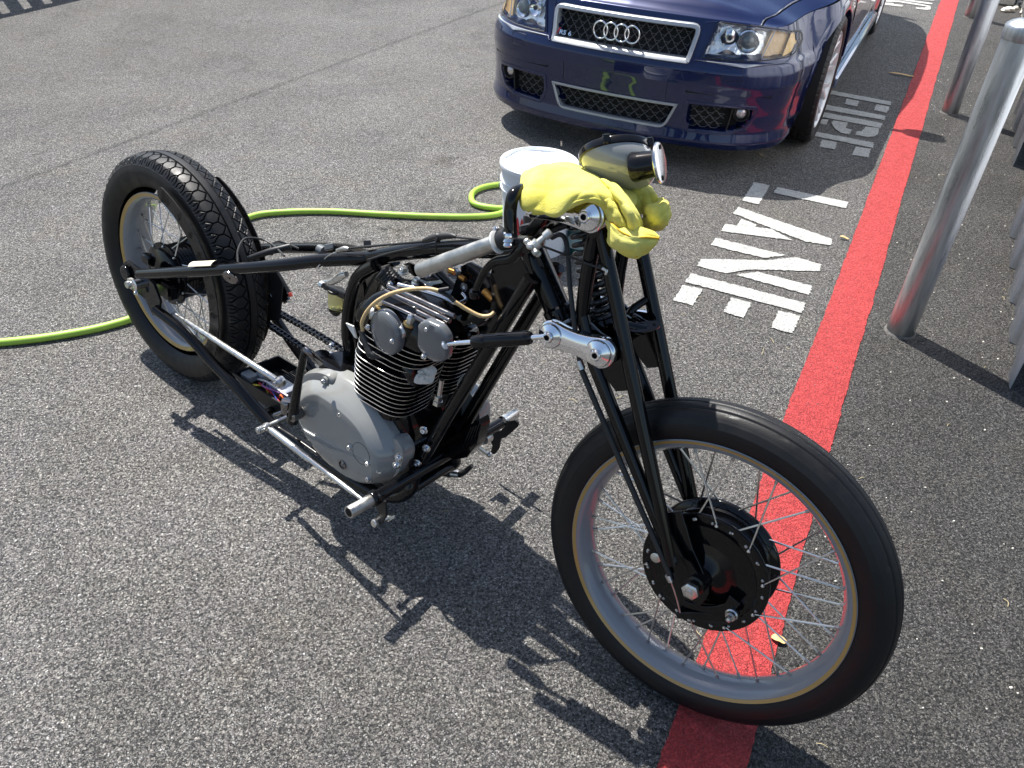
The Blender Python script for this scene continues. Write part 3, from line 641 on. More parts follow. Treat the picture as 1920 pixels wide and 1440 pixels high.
# tape on the stay + tag disc
m = MB(); A = us; 
pA, pB = BP(362, 499, .135), BP(405, 497, .127); d = nrm(pB-pA); 
m.grid([[p+R_*1.0*(BU*math.cos(a)+BN*math.sin(a))*1.03 for a in np.linspace(-.2, 1.2, 7)] for p in (pA-BU*.004, (pA+pB)/2-BU*.004, pB-BU*.004)]); m.build('masking_tape', mat('masking_tape', (.62, .58, .47), .7, var=.1), moto)
m = MB(); q = BP(432, 520, .128); ax = nrm(BN*.8-BU*.35+BA*.3); m.lathe(q, ax, [(.003, 0), (.0035, .004), (.0195, .004), (.021, .0025), (.021, -.0005), (.018, -.002)], 30); m.tube([q, BP(440, 508, .125), BP(452, 514, .12)], .0016, 6, sm=4); m.build('stay_bracket_disc', DCHROME, moto)
STRUT = mat('worn_black_steel', (.03, .028, .026), .32, metal=.5, rvar=.1, vscale=60)
# fender struts: perforated curved flanges either side of the tyre
def perf_strip(m, w, r0, r1, a0, a1, nh, th=.003):
    cells = nh; P0 = []
    for sgn in (0, 1):
        for c_ in range(cells):
            t0, t1 = a0+(a1-a0)*c_/cells, a0+(a1-a0)*(c_+1)/cells; tc = (t0+t1)/2; rc = (r0+r1)/2; k = 16
            inner, outer = [], []
            for j in range(k):
                an = 2*np.pi*j/k+np.pi/4; cx, cy = math.cos(an), math.sin(an); mx = max(abs(cx), abs(cy)); sx_, sy_ = cx/mx, cy/mx
                hr = .0095
                inner.append((rc+hr*cx, tc+hr*cy/rc)); outer.append((rc+(r1-r0)/2*sx_, tc+(t1-t0)/2*sy_))
            f = lambda q: rax+BN*(w+(th if sgn else 0))+(BA*math.cos(q[1])+BU*math.sin(q[1]))*q[0]
            m.grid([[f(q) for q in inner], [f(q) for q in outer]], cv=True)
            if sgn: 
                g = lambda q, z: rax+BN*(w+z)+(BA*math.cos(q[1])+BU*math.sin(q[1]))*q[0]
                m.grid([[g(q, 0) for q in inner], [g(q, th) for q in inner]], cv=True)
    TT = np.linspace(a0, a1, 40)
    for r in (r0, r1): m.grid([[rax+BN*(w+z)+(BA*math.cos(t)+BU*math.sin(t))*r for z in (0, th)] for t in TT])
    for t in (a0, a1):
        m.grid([[rax+BN*(w+z)+(BA*math.cos(t)+BU*math.sin(t))*r for z in (0, th)] for r in (r0, r1)])
        c_ = rax+BN*w+(BA*math.cos(t)+BU*math.sin(t))*(r0+r1)/2; m.lathe(c_, BN, [((r1-r0)/2, 0), ((r1-r0)/2, th)], 20)
for s in (1, -1):
    m = MB(); perf_strip(m, .089*s-.0015, .272, .314, math.radians(72), math.radians(-30), 9); m.build('perforated_strut', STRUT, moto)
# idler sprocket and its bracket, seen between tyre and centre post
q = BP(512, 553, -.085); m = MB(); m.prism([BP(x, y, -.078) for x, y in ((500, 505), (520, 505), (530, 535), (526, 580), (523, 602), (500, 600), (503, 560))], -BN*.004); m.build('tensioner_bracket', SATIN, moto, bevel=.001)
m = MB(); pr = []
for i in range(14*4): t_ = 2*np.pi*i/56; r = .026+(0, .005, .005, 0)[i % 4]; pr.append(BP(528, 550, -.088)+(BA*math.cos(t_)+BU*math.sin(t_))*r)
m.prism(pr, -BN*.006); m.hexn(q+BN*.004, BN, .008, .008); m.build('idler_sprocket', DCHROME, moto)
m = MB(); m.tube([BP(519, 508, -.06), BP(532, 530, -.06), BP(543, 549, -.06)], .005, 10, sm=4); m.build('stay_link', SATIN, moto); m = MB(); m.cyl(BP(543, 549, -.06), BP(546, 556, -.06), .0055); m.build('red_end_cap', mat('red_plastic', (.5, .06, .04), .5), moto)
# chain
ch = [(-.05, .434), (0, .441), (.06, .433), (.17, .385), (.29, .330), (.34, .318), (.45, .317), (.60, .312), (.655, .305), (.69, .28), (.69, .255), (.66, .236), (.55, .238), (.29, .258), (.10, .275), (.05, .268), (0, .263), (-.05, .278), (-.08, .315), (-.088, .352), (-.078, .40)]
pts = catmull([BK(l, -.09, z) for l, z in ch+[ch[0]]], 30); seg = np.concatenate([[0], np.cumsum(np.linalg.norm(np.diff(pts, axis=0), axis=1))]); NL = int(seg[-1]/.0159); NL -= NL % 2
m = MB(); q = [np.array([np.interp(seg[-1]*i/NL, seg, pts[:, k]) for k in range(3)]) for i in range(NL+1)]
for i in range(NL):
    a, b = q[i], q[i+1]; d = nrm(b-a); e = nrm(np.cross(BN, d)); off = .0085 if i % 2 else .0062; ln = np.linalg.norm(b-a)
    for s in (1, -1):
        ol = []
        for k in range(14):
            t_ = 2*np.pi*k/14; cx = math.cos(t_); ol.append(((0 if cx < 0 else ln)+.0072*cx, (.0072-.0018*(1-abs(cx))**2)*math.sin(t_)))
        m.prism([a+d*x+e*y+BN*(s*off-.0008) for x, y in ol], BN*.0016)
    m.lathe(a-BN*.0105, BN, [(.0028, 0), (.0028, .021)], 8, mi=1); m.lathe(a-BN*.0055, BN, [(.005, 0), (.005, .011)], 10)
m.build('chain', [mat('oily_chain', (.035, .038, .045), .3, metal=.7, rvar=.1, vscale=200), STEEL], moto)

# ---- electrics tray
tr = [BK(.325, .055, .150), BK(.325, -.10, .150), BK(.555, -.10, .150), BK(.555, .055, .150)]
m = MB(); m.box(BK(.44, -.022, .118), BA, BN, BU, .118, .08, .003, .001)
for c_, hx, hy in ((BK(.322, -.022, .137), .003, .083), (BK(.558, -.022, .137), .003, .083), (BK(.44, .058, .137), .118, .003), (BK(.44, -.102, .137), .118, .003)): m.box(c_, BA, BN, BU, hx, hy, .022, .001)
m.build('electrics_tray', SATIN, moto)
m = MB()
for i in range(9): m.box(BK(.485+.0085*i*0, -.088+.0*i, .150)+BA*0+BN*(.0075*i), BA, BN, BU, .06, .0018, .013, .0006)
m.box(BK(.485, -.058, .138), BA, BN, BU, .062, .038, .004, .001); m.build('rectifier_fins', SATIN, moto)
m = MB(); m.box(BK(.475, .005, .155), BA, BN, BU, .040, .028, .014, .003); m.build('regulator_box', mat('alloy_box', (.42, .45, .5), .4, metal=.6, var=.1), moto)
m = MB(); m.box(BK(.355, .030, .150), BA, BN, BU, .020, .016, .012, .003); m.box(BK(.378, .0, .150), BA, BN, BU, .018, .014, .012, .003); m.build('relay', mat('grey_relay', (.28, .30, .31), .5), moto)
for colr, nm, pts_ in (((.55, .03, .04), 'red', [(.40, .03, .15), (.44, .045, .165), (.49, .04, .15), (.53, .05, .14)]), ((.6, .12, .02), 'orange', [(.50, .035, .15), (.52, .045, .172), (.545, .045, .15)]), ((.55, .42, .03), 'yellow', [(.37, .05, .14), (.42, .05, .16), (.43, .03, .15), (.47, .048, .14)]), ((.25, .1, .3), 'purple', [(.41, .02, .15), (.45, .05, .17), (.52, .02, .16)]), ((.03, .06, .3), 'blue', [(.42, .02, .15), (.46, .035, .165), (.51, .05, .15)]), ((.7, .7, .7), 'white', [(.38, .02, .15), (.44, .03, .172), (.53, .03, .168)])):
    m = MB(); wm = mat(nm+'_wire', colr, .4)
    for j in range(2): m.tube([BK(l+.006*j, w+.005*j, z+.003*j) for l, w, z in pts_], .0018, 8, sm=6)
    m.build('wire', wm, moto)

# ---- rods, forward-control bar and pegs
m = MB(); a, b = BP(330, 590, .115), BP(524, 716, .115); d = nrm(b-a); m.tube([a, a+d*.04, a+d*.05, b-d*.012, b], [.0045, .0045, .0085, .0085, .006], 16)
m.lathe(b-BN*.012, BN, [(.008, 0), (.014, .002), (.015, .010), (.015, .016), (.010, .024)], 24); m.bolt(b+BN*.010, BN, .0065); m.build('brake_rod', ZINC, moto)
rA, rB = BP(500, 800, .185), BP(690, 945, .245)
m = MB(); d = nrm(rB-rA); Lr = np.linalg.norm(rB-rA); m.tube([rA, rA+d*.02, rA+d*.024, rA+d*.20, rA+d*.205, rB-d*.06, rB-d*.055, rB], [.004, .004, .0085, .0088, .0062, .0060, .0045, .0045], 16)
m.lathe(rA-BN*.008, BN, [(.006, 0), (.011, .003), (.011, .013), (.006, .016)], 20); m.tube([rA+BN*.03, rA+BN*.012, rA-BN*.09], [.0055, .0068, .0068], 14)
for k in range(3): m.lathe(rA+BN*(.012+.006*k), BN, [(.0085, 0), (.0095, .001), (.0095, .004), (.0085, .005)], 18)
m.build('shift_rod', ZINC, moto)
pegL_, pegR_ = BK(1.088, -.30, .247), BK(1.078, .305, .240)
m = MB(); m.cyl(BK(1.088, -.225, .245), BK(1.079, .235, .238), .0145); m.lathe(BK(1.079, .215, .238), BN, [(.017, 0), (.0185, .002), (.0185, .018), (.017, .02)], 24); m.build('control_crossbar', BLACK, moto)
m = MB(); ax = nrm(pegR_-BK(1.079, .235, .238)); p0 = BK(1.079, .232, .238); m.lathe(p0, ax, [(.012, 0), (.0145, .001), (.0145, .068), (.0138, .069), (.0105, .069), (.0105, .01), (0, .01)], 32, caps=False); m.build('foot_peg', STEEL, moto)
m = MB(); p0 = BK(1.086, -.235, .245); m.lathe(p0, -BN, [(.0145, 0), (.0145, .055), (.0138, .056), (.0105, .056), (.0105, .01)], 32, caps=False); m.build('foot_peg', ZINC, moto)
# hanging pivot with bolt under the right end
m = MB(); m.prism([BP(x, y, .215) for x, y in ((703, 940), (722, 940), (724, 968), (715, 984), (700, 984), (709, 962))], -BN*.006); m.build('pivot_tab', SATIN, moto, bevel=.001)
m = MB(); q = BP(702, 981, .222); q2 = BP(738, 968, .165); m.cyl(q, q2, .0052); d = nrm(q2-q); m.lathe(q-d*.004, d, [(.008, 0), (.010, .002), (.010, .010), (.008, .012)], 20); m.lathe(q2-d*.018, d, [(.009, 0), (.009, .005), (.0075, .006), (.0075, .014)], 6); m.build('pivot_bolt', ZINC, moto)
# left side control lever plate
m = MB(); m.prism([BP(x, y, -.245) for x, y in ((918, 822), (925, 808), (938, 808), (955, 790), (965, 787), (972, 793), (970, 801), (948, 820), (938, 824), (935, 842), (927, 852), (919, 850), (923, 836))], -BN*.006); m.build('shift_lever_plate', SATIN, moto, bevel=.001)
m = MB(); m.cyl(BP(896, 838, -.19), BP(916, 853, -.215), .006); m.ball(BP(917, 852, -.215), .009); m.lathe(BP(905, 822, -.20), -BN, [(.0185, 0), (.0195, .003), (.0195, .022), (.015, .026)], 30); m.build('shift_pivot', ZINC, moto)
# side stand (folded forward prop on the left)
m = MB(); st = [BK(.985, -.07, .135), BP(830, 886, -.12), BP(850, 889, -.135)]; m.tube([st[0], st[1], BP(858, 890, -.14), BP(872, 884, -.145), BP(885, 873, -.15)], [.009, .0085, .0085, .008, .006], 12, sm=5); m.build('side_stand_lug', SATIN, moto); m = MB(); m.tube([BP(846, 887, -.132), BP(860, 889, -.140)], .0105, 16); m.build('stand_ferrule', ZINC, moto)
lf = BK(.80, -.11, .115); g0 = V(*(lf+BA*.10-BN*.13)); g0[2] = .008
m = MB(); m.tube([lf, (lf+g0)/2-BA*.01, g0], [.010, .009, .008], 14, sm=4); m.lathe(V(g0[0], g0[1], .001), V(0, 0, 1), [(.020, 0), (.022, .002), (.020, .006)], 20); m.build('side_stand', SATIN, moto)
# ---- engine
eng_cases = MB()
def EK(l, w, z): return BK(l, w, z)
TILT = nrm(BU*.97+BA*.16)
# crankcase: stacked rounded block with mounting bosses
def rrect(l0, l1, w0, w1, z, r=.02, k=5):
    P = []
    for (cl, cw, a0) in ((l1-r, w1-r, 0), (l0+r, w1-r, 90), (l0+r, w0+r, 180), (l1-r, w0+r, 270)):
        for j in range(k+1):
            a = math.radians(a0+90*j/k); P.append(BK(cl+r*math.cos(a), cw+r*math.sin(a), z))
    return P
def blk(m, levels, mi=0, r=.02):
    m.grid([rrect(*lv, r=r) for lv in levels], mi, cv=True); k = len(rrect(*levels[0], r=r)); n0 = m.n-len(levels)*k
    m.f.append(tuple(n0+j for j in range(k))); m.m.append(mi); m.f.append(tuple(m.n-1-j for j in range(k))); m.m.append(mi)
m = MB()
blk(m, [(.72, 1.01, -.13, .095, .125), (.70, 1.03, -.14, .105, .14), (.69, 1.04, -.14, .105, .20), (.69, 1.05, -.14, .105, .27), (.70, 1.05, -.13, .105, .33), (.73, 1.04, -.12, .105, .375), (.76, 1.03, -.11, .105, .395)], r=.03)
m.lathe(BK(1.00, -.14, .25), BN, [(.05, 0), (.075, .01), (.075, .24), (.05, .25)], 40)
for l, w, z in ((.745, .09, .40), (.77, .06, .395)): m.lathe(BK(l, w, z), BU, [(.022, 0), (.022, .018), (.018, .022)], 24)
m.box(BK(.80, .085, .40), BA, BN, BU, .045, .03, .02, .008)
m.build('crankcase', BLACK, moto)
# cylinder barrels and head: every fin a thin plate with a bare metal edge
def sup(cl, cw, hl, hw, z, k=40, p=3.4):
    P = []
    for j in range(k):
        t = 2*np.pi*j/k; c_, s_ = math.cos(t), math.sin(t)
        P.append(BK(cl, 0, 0)+BA*hl*np.sign(c_)*abs(c_)**(2/p)+BN*(cw+hw*np.sign(s_)*abs(s_)**(2/p))+TILT*z/(TILT@BU))
    return P
def shift(cl, z): return cl-(.16/.97)*0
def fin(m, cl, cw, hl, hw, z, th=.0022):
    A = sup(cl, cw, hl-.001, hw-.001, z); B_ = sup(cl, cw, hl, hw, z+.0006); C_ = sup(cl, cw, hl, hw, z+th-.0006); D = sup(cl, cw, hl-.001, hw-.001, z+th); k = len(A)
    m.grid([A, B_, C_, D], 1, cv=True); n0 = m.n-4*k; m.f.append(tuple(n0+j for j in range(k))); m.m.append(0); m.f.append(tuple(m.n-1-j for j in range(k))); m.m.append(0)
cyls = []
ecl = .905
for cw, nm in ((.072, 'right'), (-.068, 'left')):
    m = MB(); k = 40
    core = [sup(ecl, cw, .062, .055, z) for z in (.37, .40, .52, .60)]; m.grid(core, 0, cv=True)
    for i in range(10): fin(m, ecl+.0, cw, .088+.0012*i, .068+.0008*i, .398+.0128*i)
    m.build('cylinder_barrel', [BLACK, FINEDGE], moto)
    m = MB(); m.grid([sup(ecl, cw, .07, .058, z) for z in (.52, .60, .645)], 0, cv=True)
    for i in range(5): fin(m, ecl+.004*i, cw, .098+.003*i, .072, .530+.0145*i)
    m.build('cylinder_head', [BLACK, FINEDGE], moto)
# rocker box
rb = lambda l, w, z: BK(ecl+(z)*.165+l, w, z)
m = MB()
def blk2(m, lv, r=.02, mi=0):
    rings = []
    for l0, l1, w0, w1, z in lv:
        P = rrect(l0, l1, w0, w1, z, r); rings.append([p+BA*(ecl+z*.165) for p in P])
    m.grid(rings, mi, cv=True); k = len(rings[0]); n0 = m.n-len(lv)*k
    m.f.append(tuple(n0+j for j in range(k))); m.m.append(mi); m.f.append(tuple(m.n-1-j for j in range(k))); m.m.append(mi)
blk2(m, [(-.10, .11, -.135, .14, .598), (-.105, .115, -.138, .142, .61), (-.10, .105, -.13, .135, .635), (-.075, .08, -.12, .125, .668), (-.055, .06, -.11, .115, .682)])
for k in range(4): m.tube([BP(708+7*k, 562-8*k, .122-.010*k), BP(765+8*k, 588-8*k, .122-.010*k), BP(826+9*k, 618-8*k, .122-.010*k)], .0062, 12, mi=1)
m.build('rocker_box', [BLACK, DCHROME], moto, bevel=.0015)
# chromed exhaust-side rib
m = MB(); m.tube([rb(-.03, .09, .70), rb(.02, .075, .702), rb(.07, .055, .697), rb(.095, .04, .688), rb(.098, .01, .688), rb(.075, -.005, .69)], .0048, 12, sm=6); m.build('chrome_rib', CHROME, moto)
# rocker covers
c0 = BP(722, 624, .150); n0_ = nrm(BN*.97-BU*.02-BA*.10)
def disc_cover(p, n, r, squash, label, flat=False):
    m = MB(); ref = nrm(BU-n*(BU@n)); sd = nrm(np.cross(ref, n)); rings = []
    for rr, h in ((1.0, -.014), (1.0, -.002), (.975, .002), (.90, .005), (.5, .0065), (.0, .007)):
        ring = []
        for j in range(48):
            t = 2*np.pi*j/48; q = 1.0
            if flat: q = min(1.0, .86/max(abs(math.cos(t)), 1e-3)) if abs(math.cos(t)) > .86 else 1.0
            if flat and math.sin(t) > 0: q *= min(1, .93/max(.001, abs(math.sin(t)))) 
            ring.append(p+n*h+(sd*math.cos(t)*squash+ref*math.sin(t))*r*rr*q)
        rings.append(ring)
    m.grid(rings, cv=True); m.build('rocker_cover', GREYD, moto)
disc_cover(c0, n0_, .051, .96, '')
c1 = BP(812, 640, .152); n1_ = nrm(BN*.97+BA*.05-BU*.05); disc_cover(c1, n1_, .046, 1.0, '', True)
def bolts(name, L_, ax, r, mt=ALU, parent=moto):
    for x, y, w in L_: MB().bolt(BP(x, y, w), ax, r).build(name, mt, parent)
bolts('cover_bolt', ((801, 617, .157), (795, 668, .157)), n1_, .0045); bolts('cover_bolt', ((736, 639, .158), (690, 613, .15)), n0_, .0045)
m = MB(); m.lathe(BP(755, 620, .135), BN, [(.017, 0), (.017, .01), (.014, .014)], 20); m.build('tappet_plug', ZINC, moto)
m = MB(); m.lathe(BP(703, 587, .125), nrm(BN-BA*.5), [(.015, 0), (.015, .01), (.012, .014)], 20); m.build('tappet_plug', ZINC, moto)
# acorn nuts with brass washers on the head studs
for x, y, w in ((716, 572, .12), (769, 605, .128)):
    m = MB(); p = BP(x, y, w); m.lathe(p-TILT*.006, TILT, [(.014, 0), (.014, .004), (.012, .006)], 20, mi=1); m.lathe(p, TILT, [(.0105, 0), (.0105, .012), (.009, .016), (.006, .020), (0, .022)], 6)
    m.lathe(p-TILT*.03, TILT, [(.016, 0), (.016, .024)], 20, mi=2); m.build('acorn_nut', [ZINC, BRASS, BLACK], moto)
for x, y, w in ((780, 532, .03), (812, 578, .03), (755, 512, .04), (757, 508, .02)): m = MB(); p = BP(x, y, w); m.lathe(p, TILT, [(.011, 0), (.011, .003), (.0095, .005)], 18); m.lathe(p+TILT*.004, TILT, [(.0085, 0), (.0085, .009), (.007, .011)], 6); m.build('head_nut', ZINC, moto)
# breather filter and head steady
p = BP(735, 527, .02); ax = nrm(-BA*.6+BU*.45+BN*.25); m = MB()
m.lathe(p-ax*.03, ax, [(.014, 0), (.014, .01), (.021, .012), (.023, .014)]+[(.0235-.0015*(k % 2), .016+.0032*k) for k in range(13)]+[(.023, .060), (.019, .063), (0, .063)], 24); m.build('breather_filter', SATIN, moto)
m = MB(); m.prism([BP(x, y, .03) for x, y in ((728, 524), (738, 520), (790, 528), (830, 560), (822, 572), (776, 556))], -BN*.006)
m.prism([BP(x, y, -.03) for x, y in ((750, 500), (765, 492), (800, 505), (830, 530), (815, 545))], -BN*.006); m.build('head_steady', BLACK, moto, bevel=.001)
bolts('mount_bolt', ((755, 507, .04), (812, 580, .05), (733, 534, .04), (803, 517, .03)), BN, .0065)
# ignition coils / plate behind the grip with copper windings
m = MB(); cp1 = [(848, 545), (862, 500), (880, 492), (905, 505), (925, 520), (935, 545), (925, 580), (890, 585), (865, 562)]
m.prism([BP(x, y, -.015) for x, y in cp1], -BN*.008); m.build('coil_plate', BLACK, moto, bevel=.001)
for x, y in ((860, 505), (872, 538)):
    m = MB(); p = BP(x, y, -.008); m.lathe(p, BN, [(.009, 0), (.010, .002), (.010, .004), (.004, .0045), (.004, .001)], 20); m.build('coil_screw', ALU, moto)
COPPER = mat('copper_winding', (.5, .24, .06), .35, metal=.8, var=.2, vscale=200)
for (x0_, y0_), (x1_, y1_), w, r in (((908, 545), (925, 562), -.005, .009), ((862, 518), (872, 524), -.005, .006), ((842, 507), (852, 511), -.02, .006)):
    m = MB(); m.tube([BP(x0_, y0_, w), BP(x1_, y1_, w)], r, 14); m.build('copper_winding', COPPER, moto)
m = MB(); m.tube([BP(820, 508, -.03), BP(852, 540, -.03), BP(905, 585, -.03), BP(915, 597, -.03)], .009, 14, sm=5); m.tube([BP(925, 520, .0), BP(933, 555, .0), BP(925, 600, .0), BP(905, 640, .0), BP(895, 650, .0)], .010, 14, sm=5)
m.lathe(BP(887, 620, -.02), BN, [(.018, 0), (.02, .004), (.02, .03), (.015, .034)], 24); m.build('carburettor_bracket', BLACK, moto)
# left head cover and intake seen past the right cylinder
m = MB(); m.prism([BK(l, -.10, z) for l, z in ((1.02, .60), (1.035, .655), (1.075, .665), (1.10, .64), (1.10, .60), (1.06, .575))], BN*.05); m.build('front_rocker_cover', DCHROME, moto, bevel=.003)
m = MB(); p = BP(893, 603, -.07); m.lathe(p, nrm(BA*.8-BN*.45), [(.034, -.02), (.036, 0), (.034, .006), (.02, .009), (0, .01)], 32); m.build('left_rocker_cover', GREY, moto)
m = MB(); m.tube([BP(868, 590, -.03), BP(875, 592, -.03), BP(893, 590, -.05), BP(900, 600, -.06)], .004, 10, sm=4); m.build('chrome_trim', CHROME, moto)
# exhaust port plugs of crumpled rag / foil
RAG = mat('white_rag', (.72, .70, .64), .85, bump=.6, bscale=120, var=.06)
def rag(p, ax, r, sq=1.):
    m = MB(); ref = nrm(np.cross(ax, BU)); up = nrm(np.cross(ref, ax)); rings = []
    for rr, h in ((1, 0), (1.02, .003), (.8, .006), (.5, .009), (.2, .008), (0, .010)):
        rings.append([p+ax*(h+.003*math.sin(5*t+rr*6))+(ref*math.cos(t)+up*math.sin(t)*sq)*r*rr*(1+.05*math.sin(3*t+1)+.03*math.sin(5*t)) for t in np.linspace(0, 2*np.pi, 30, endpoint=False)])
    m.grid(rings, cv=True); m.build('port_rag', RAG, moto)
pr = BP(795, 700, .095); m = MB(); m.lathe(pr-BA*.03, nrm(BA+BN*.12), [(.036, 0), (.036, .026), (.033, .030)], 32); m.build('exhaust_port', BLACK, moto); rag(pr+BN*.004, nrm(BA*.72+BN*.45+BU*.3), .031, .74)
m = MB(); m.prism([BP(x, y, .10) for x, y in ((648, 606), (662, 612), (668, 635), (664, 632), (655, 618))], -BN*.004); m.build('rag_corner', RAG, moto)
# spark plug cap, elbow and tan oil line over the head
m = MB(); m.tube([BP(679, 618, .135), BP(685, 637, .137), BP(691, 652, .139)], [.0085, .0105, .0095], 16, sm=4); m.tube([BP(691, 650, .139), BP(697, 664, .140), BP(712, 666, .132), BP(726, 672, .12)], [.010, .0115, .011, .010], 16, sm=4); m.build('plug_cap', RUB2, moto)
m = MB(); m.tube([BP(x, y, w) for x, y, w in ((680, 620, .150), (679, 604, .152), (689, 583, .152), (708, 564, .148), (735, 550, .140), (765, 543, .125), (800, 541, .11), (822, 545, .10))], .0043, 12, sm=8); m.build('oil_hose', BRAID, moto)
m = MB(); m.tube([BP(822, 545, .10), BP(842, 556, .09), BP(852, 565, .085)], .0046, 12, sm=4); m.tube([BP(824, 544, .10), BP(842, 541, .09)], .0045, 10); m.build('hose_tee', SATIN, moto)
m = MB(); m.tube([BP(x, y, w) for x, y, w in ((853, 566, .085), (875, 580, .07), (900, 592, .055), (918, 592, .045), (927, 585, .035))], .0043, 12, sm=8); m.build('oil_hose', BRAID, moto)
# chrome pushrod-like oil line with union nuts at the front
m = MB(); a, b = BP(828, 712, .06), BP(823, 742, .06); m.lathe(a, b-a, [(.0062, 0), (.0062, .03), (.006, .05)], 12); m.lathe(b, nrm(b-a), [(.010, 0), (.010, .012), (.012, .013), (.012, .024), (.009, .026)], 6); m.build('oil_union', ZINC, moto)
# big grey clutch cover
co = [(570, 703), (583, 694), (602, 693), (628, 699), (655, 712), (682, 733), (706, 762), (727, 795), (742, 826), (752, 855), (751, 874), (742, 893), (725, 904), (705, 907), (685, 903), (655, 888), (625, 868), (598, 842), (574, 812), (560, 782), (557, 750), (560, 724)]
fo_ = [(557, 775), (559, 755), (568, 744), (580, 738), (593, 738), (608, 746), (625, 758), (642, 772), (658, 787), (672, 804), (685, 826), (695, 850), (700, 872), (698, 892), (690, 904), (672, 903), (650, 893), (622, 873), (598, 849), (577, 820), (563, 795)]
def resamp(poly, w, n=110):
    P = catmull([BP(x, y, w) for x, y in poly+poly[:1]], 8)[:-1]; return P
def by_angle(P, c0, n=120):
    d = P-c0; an = np.unwrap(np.arctan2(d@BU, d@BA)); 
    if an[-1] < an[0]: an = -an; sg = -1
    else: sg = 1
    an0 = an[0]; t = np.linspace(0, 2*np.pi, n, endpoint=False); A2 = np.concatenate([an-2*np.pi, an, an+2*np.pi]); P2 = np.concatenate([P, P, P]); o = np.argsort(A2); A2 = A2[o]; P2 = P2[o]
    return np.array([[np.interp(q, A2, P2[:, k]) for k in range(3)] for q in t]), sg
face = resamp(fo_, .172); base_ = resamp(co, .122); fc = face.mean(0)
cpt = BP(640, 825, .172); cpb = cpt+BN*(-.050)
Fp, s1_ = by_angle(face, cpt); Bp, s2_ = by_angle(base_, cpb)
if s1_ != s2_: Bp = Bp[::-1]
m = MB(); rings = [Bp-BN*.03, Bp, Bp+(cpb-Bp)*.02+BN*.006]
for t_, k_ in ((.25, .34), (.5, .62), (.72, .84), (.86, .94)): rings.append(Bp*(1-t_)+Fp*t_+BN*.050*(k_-t_)*.9)
rings += [Fp+(cpt-Fp)*.0, Fp+(cpt-Fp)*.02+BN*.0012, Fp+(cpt-Fp)*.045+BN*.0018, Fp+(cpt-Fp)*.5+BN*.002, Fp*0+cpt+BN*.002]
m.grid(rings, cv=True); ccv = m.build('clutch_cover', GREY, moto, sharp=50)
# step: raised kick-shaft boss along the rear upper edge
m = MB()
bs = [(566, 720), (575, 701), (598, 696), (618, 702), (627, 716), (614, 724), (592, 727), (572, 742), (563, 752)]
bl = catmull([BP(x, y, .140) for x, y in bs+bs[:1]], 5)[:-1]; bc = np.mean(bl, axis=0); m.grid([[bc+(p-bc)*s+BN*w for p in bl] for s, w in ((1.0, -.02), (1.0, .003), (.95, .0065), (.7, .0075), (0, .0075))], cv=True); m.build('cover_boss', GREY, ccv)
m = MB(); pc = BP(677, 851, .1738); 
for rr in (.0290,): m.lathe(pc, BN, [(rr-.0007, -.001), (rr-.0005, .0006), (rr+.0005, .0006), (rr+.0007, -.001)], 64, closed=True)
m.build('inspection_ring', mat('dark_seam', (.02, .02, .02), .5), ccv)
m = MB(); m.lathe(BP(643, 871, .1735), BN, [(.0125, 0), (.0125, .003), (.010, .004), (.0095, .001), (.006, .0015), (.003, .004), (0, .004)], 28); m.build('level_plug', DCHROME, ccv)
for x, y, w in ((609, 714, .150), (640, 776, .166), (684, 826, .164), (657, 838, .173), (692, 868, .172), (704, 870, .160), (692, 897, .171), (569, 737, .150)):
    m = MB(); p = BP(x, y, w); m.lathe(p-BN*.004, BN, [(.0105, 0), (.0105, .006), (.0078, .0065)], 20, mi=1); m.lathe(p+BN*.002, BN, [(.0062, 0), (.0066, .004), (.0055, .0065), (.0028, .0065), (.002, .003)], 16); m.build('cover_screw', [ALU, GREY], ccv)
# lower front of the cover: oil filter lobe and banjo bolts
m = MB(); lb = [(715, 822), (736, 818), (750, 834), (755, 852), (750, 872), (742, 888), (725, 898), (705, 900)]
lp = catmull([BP(x, y, .125) for x, y in lb+lb[:1]], 4)[:-1]; lc = np.mean(lp, axis=0); m.grid([[lc+(p-lc)*s+BN*w+BA*.006 for p in lp] for s, w in ((1.0, -.035), (1.0, -.004), (.96, .002), (.6, .005), (0, .005))], cv=True); m.build('filter_housing', GREY, moto)
bolts('case_bolt', ((748, 858, .15), (744, 872, .15), (795, 806, .085), (800, 840, .085), (783, 868, .085)), nrm(BN+BA*.3), .0068)
# sump / oil tank with vertical ribs between the down tubes
m = MB(); lv = []
tk = [BP(x, y, -.02) for x, y in ((835, 826), (898, 786), (902, 800), (893, 835), (875, 858), (850, 863), (832, 856))]
m.prism(tk, -BN*.035)
for k in range(5):
    a = BP(868+7*k, 838-5*k, -.018); b = BP(884+5*k, 800-2*k, -.018); m.tube([a, b], .0028, 8)
m.prism([BP(x, y, -.10) for x, y in ((846, 806), (866, 778), (890, 786), (896, 792))], BN*.04); m.build('oil_cooler', BLACK, moto, bevel=.002)
m = MB(); m.lathe(BP(878, 755, -.15), BN, [(.075, 0), (.08, .01), (.08, .05)], 48); m.build('alternator_cover', GREY, moto)
m = MB(); m.lathe(BP(866, 716, -.06), nrm(BA), [(.018, 0), (.02, .01), (.01, .02)], 16); m.build('port_rag', RAG, moto)
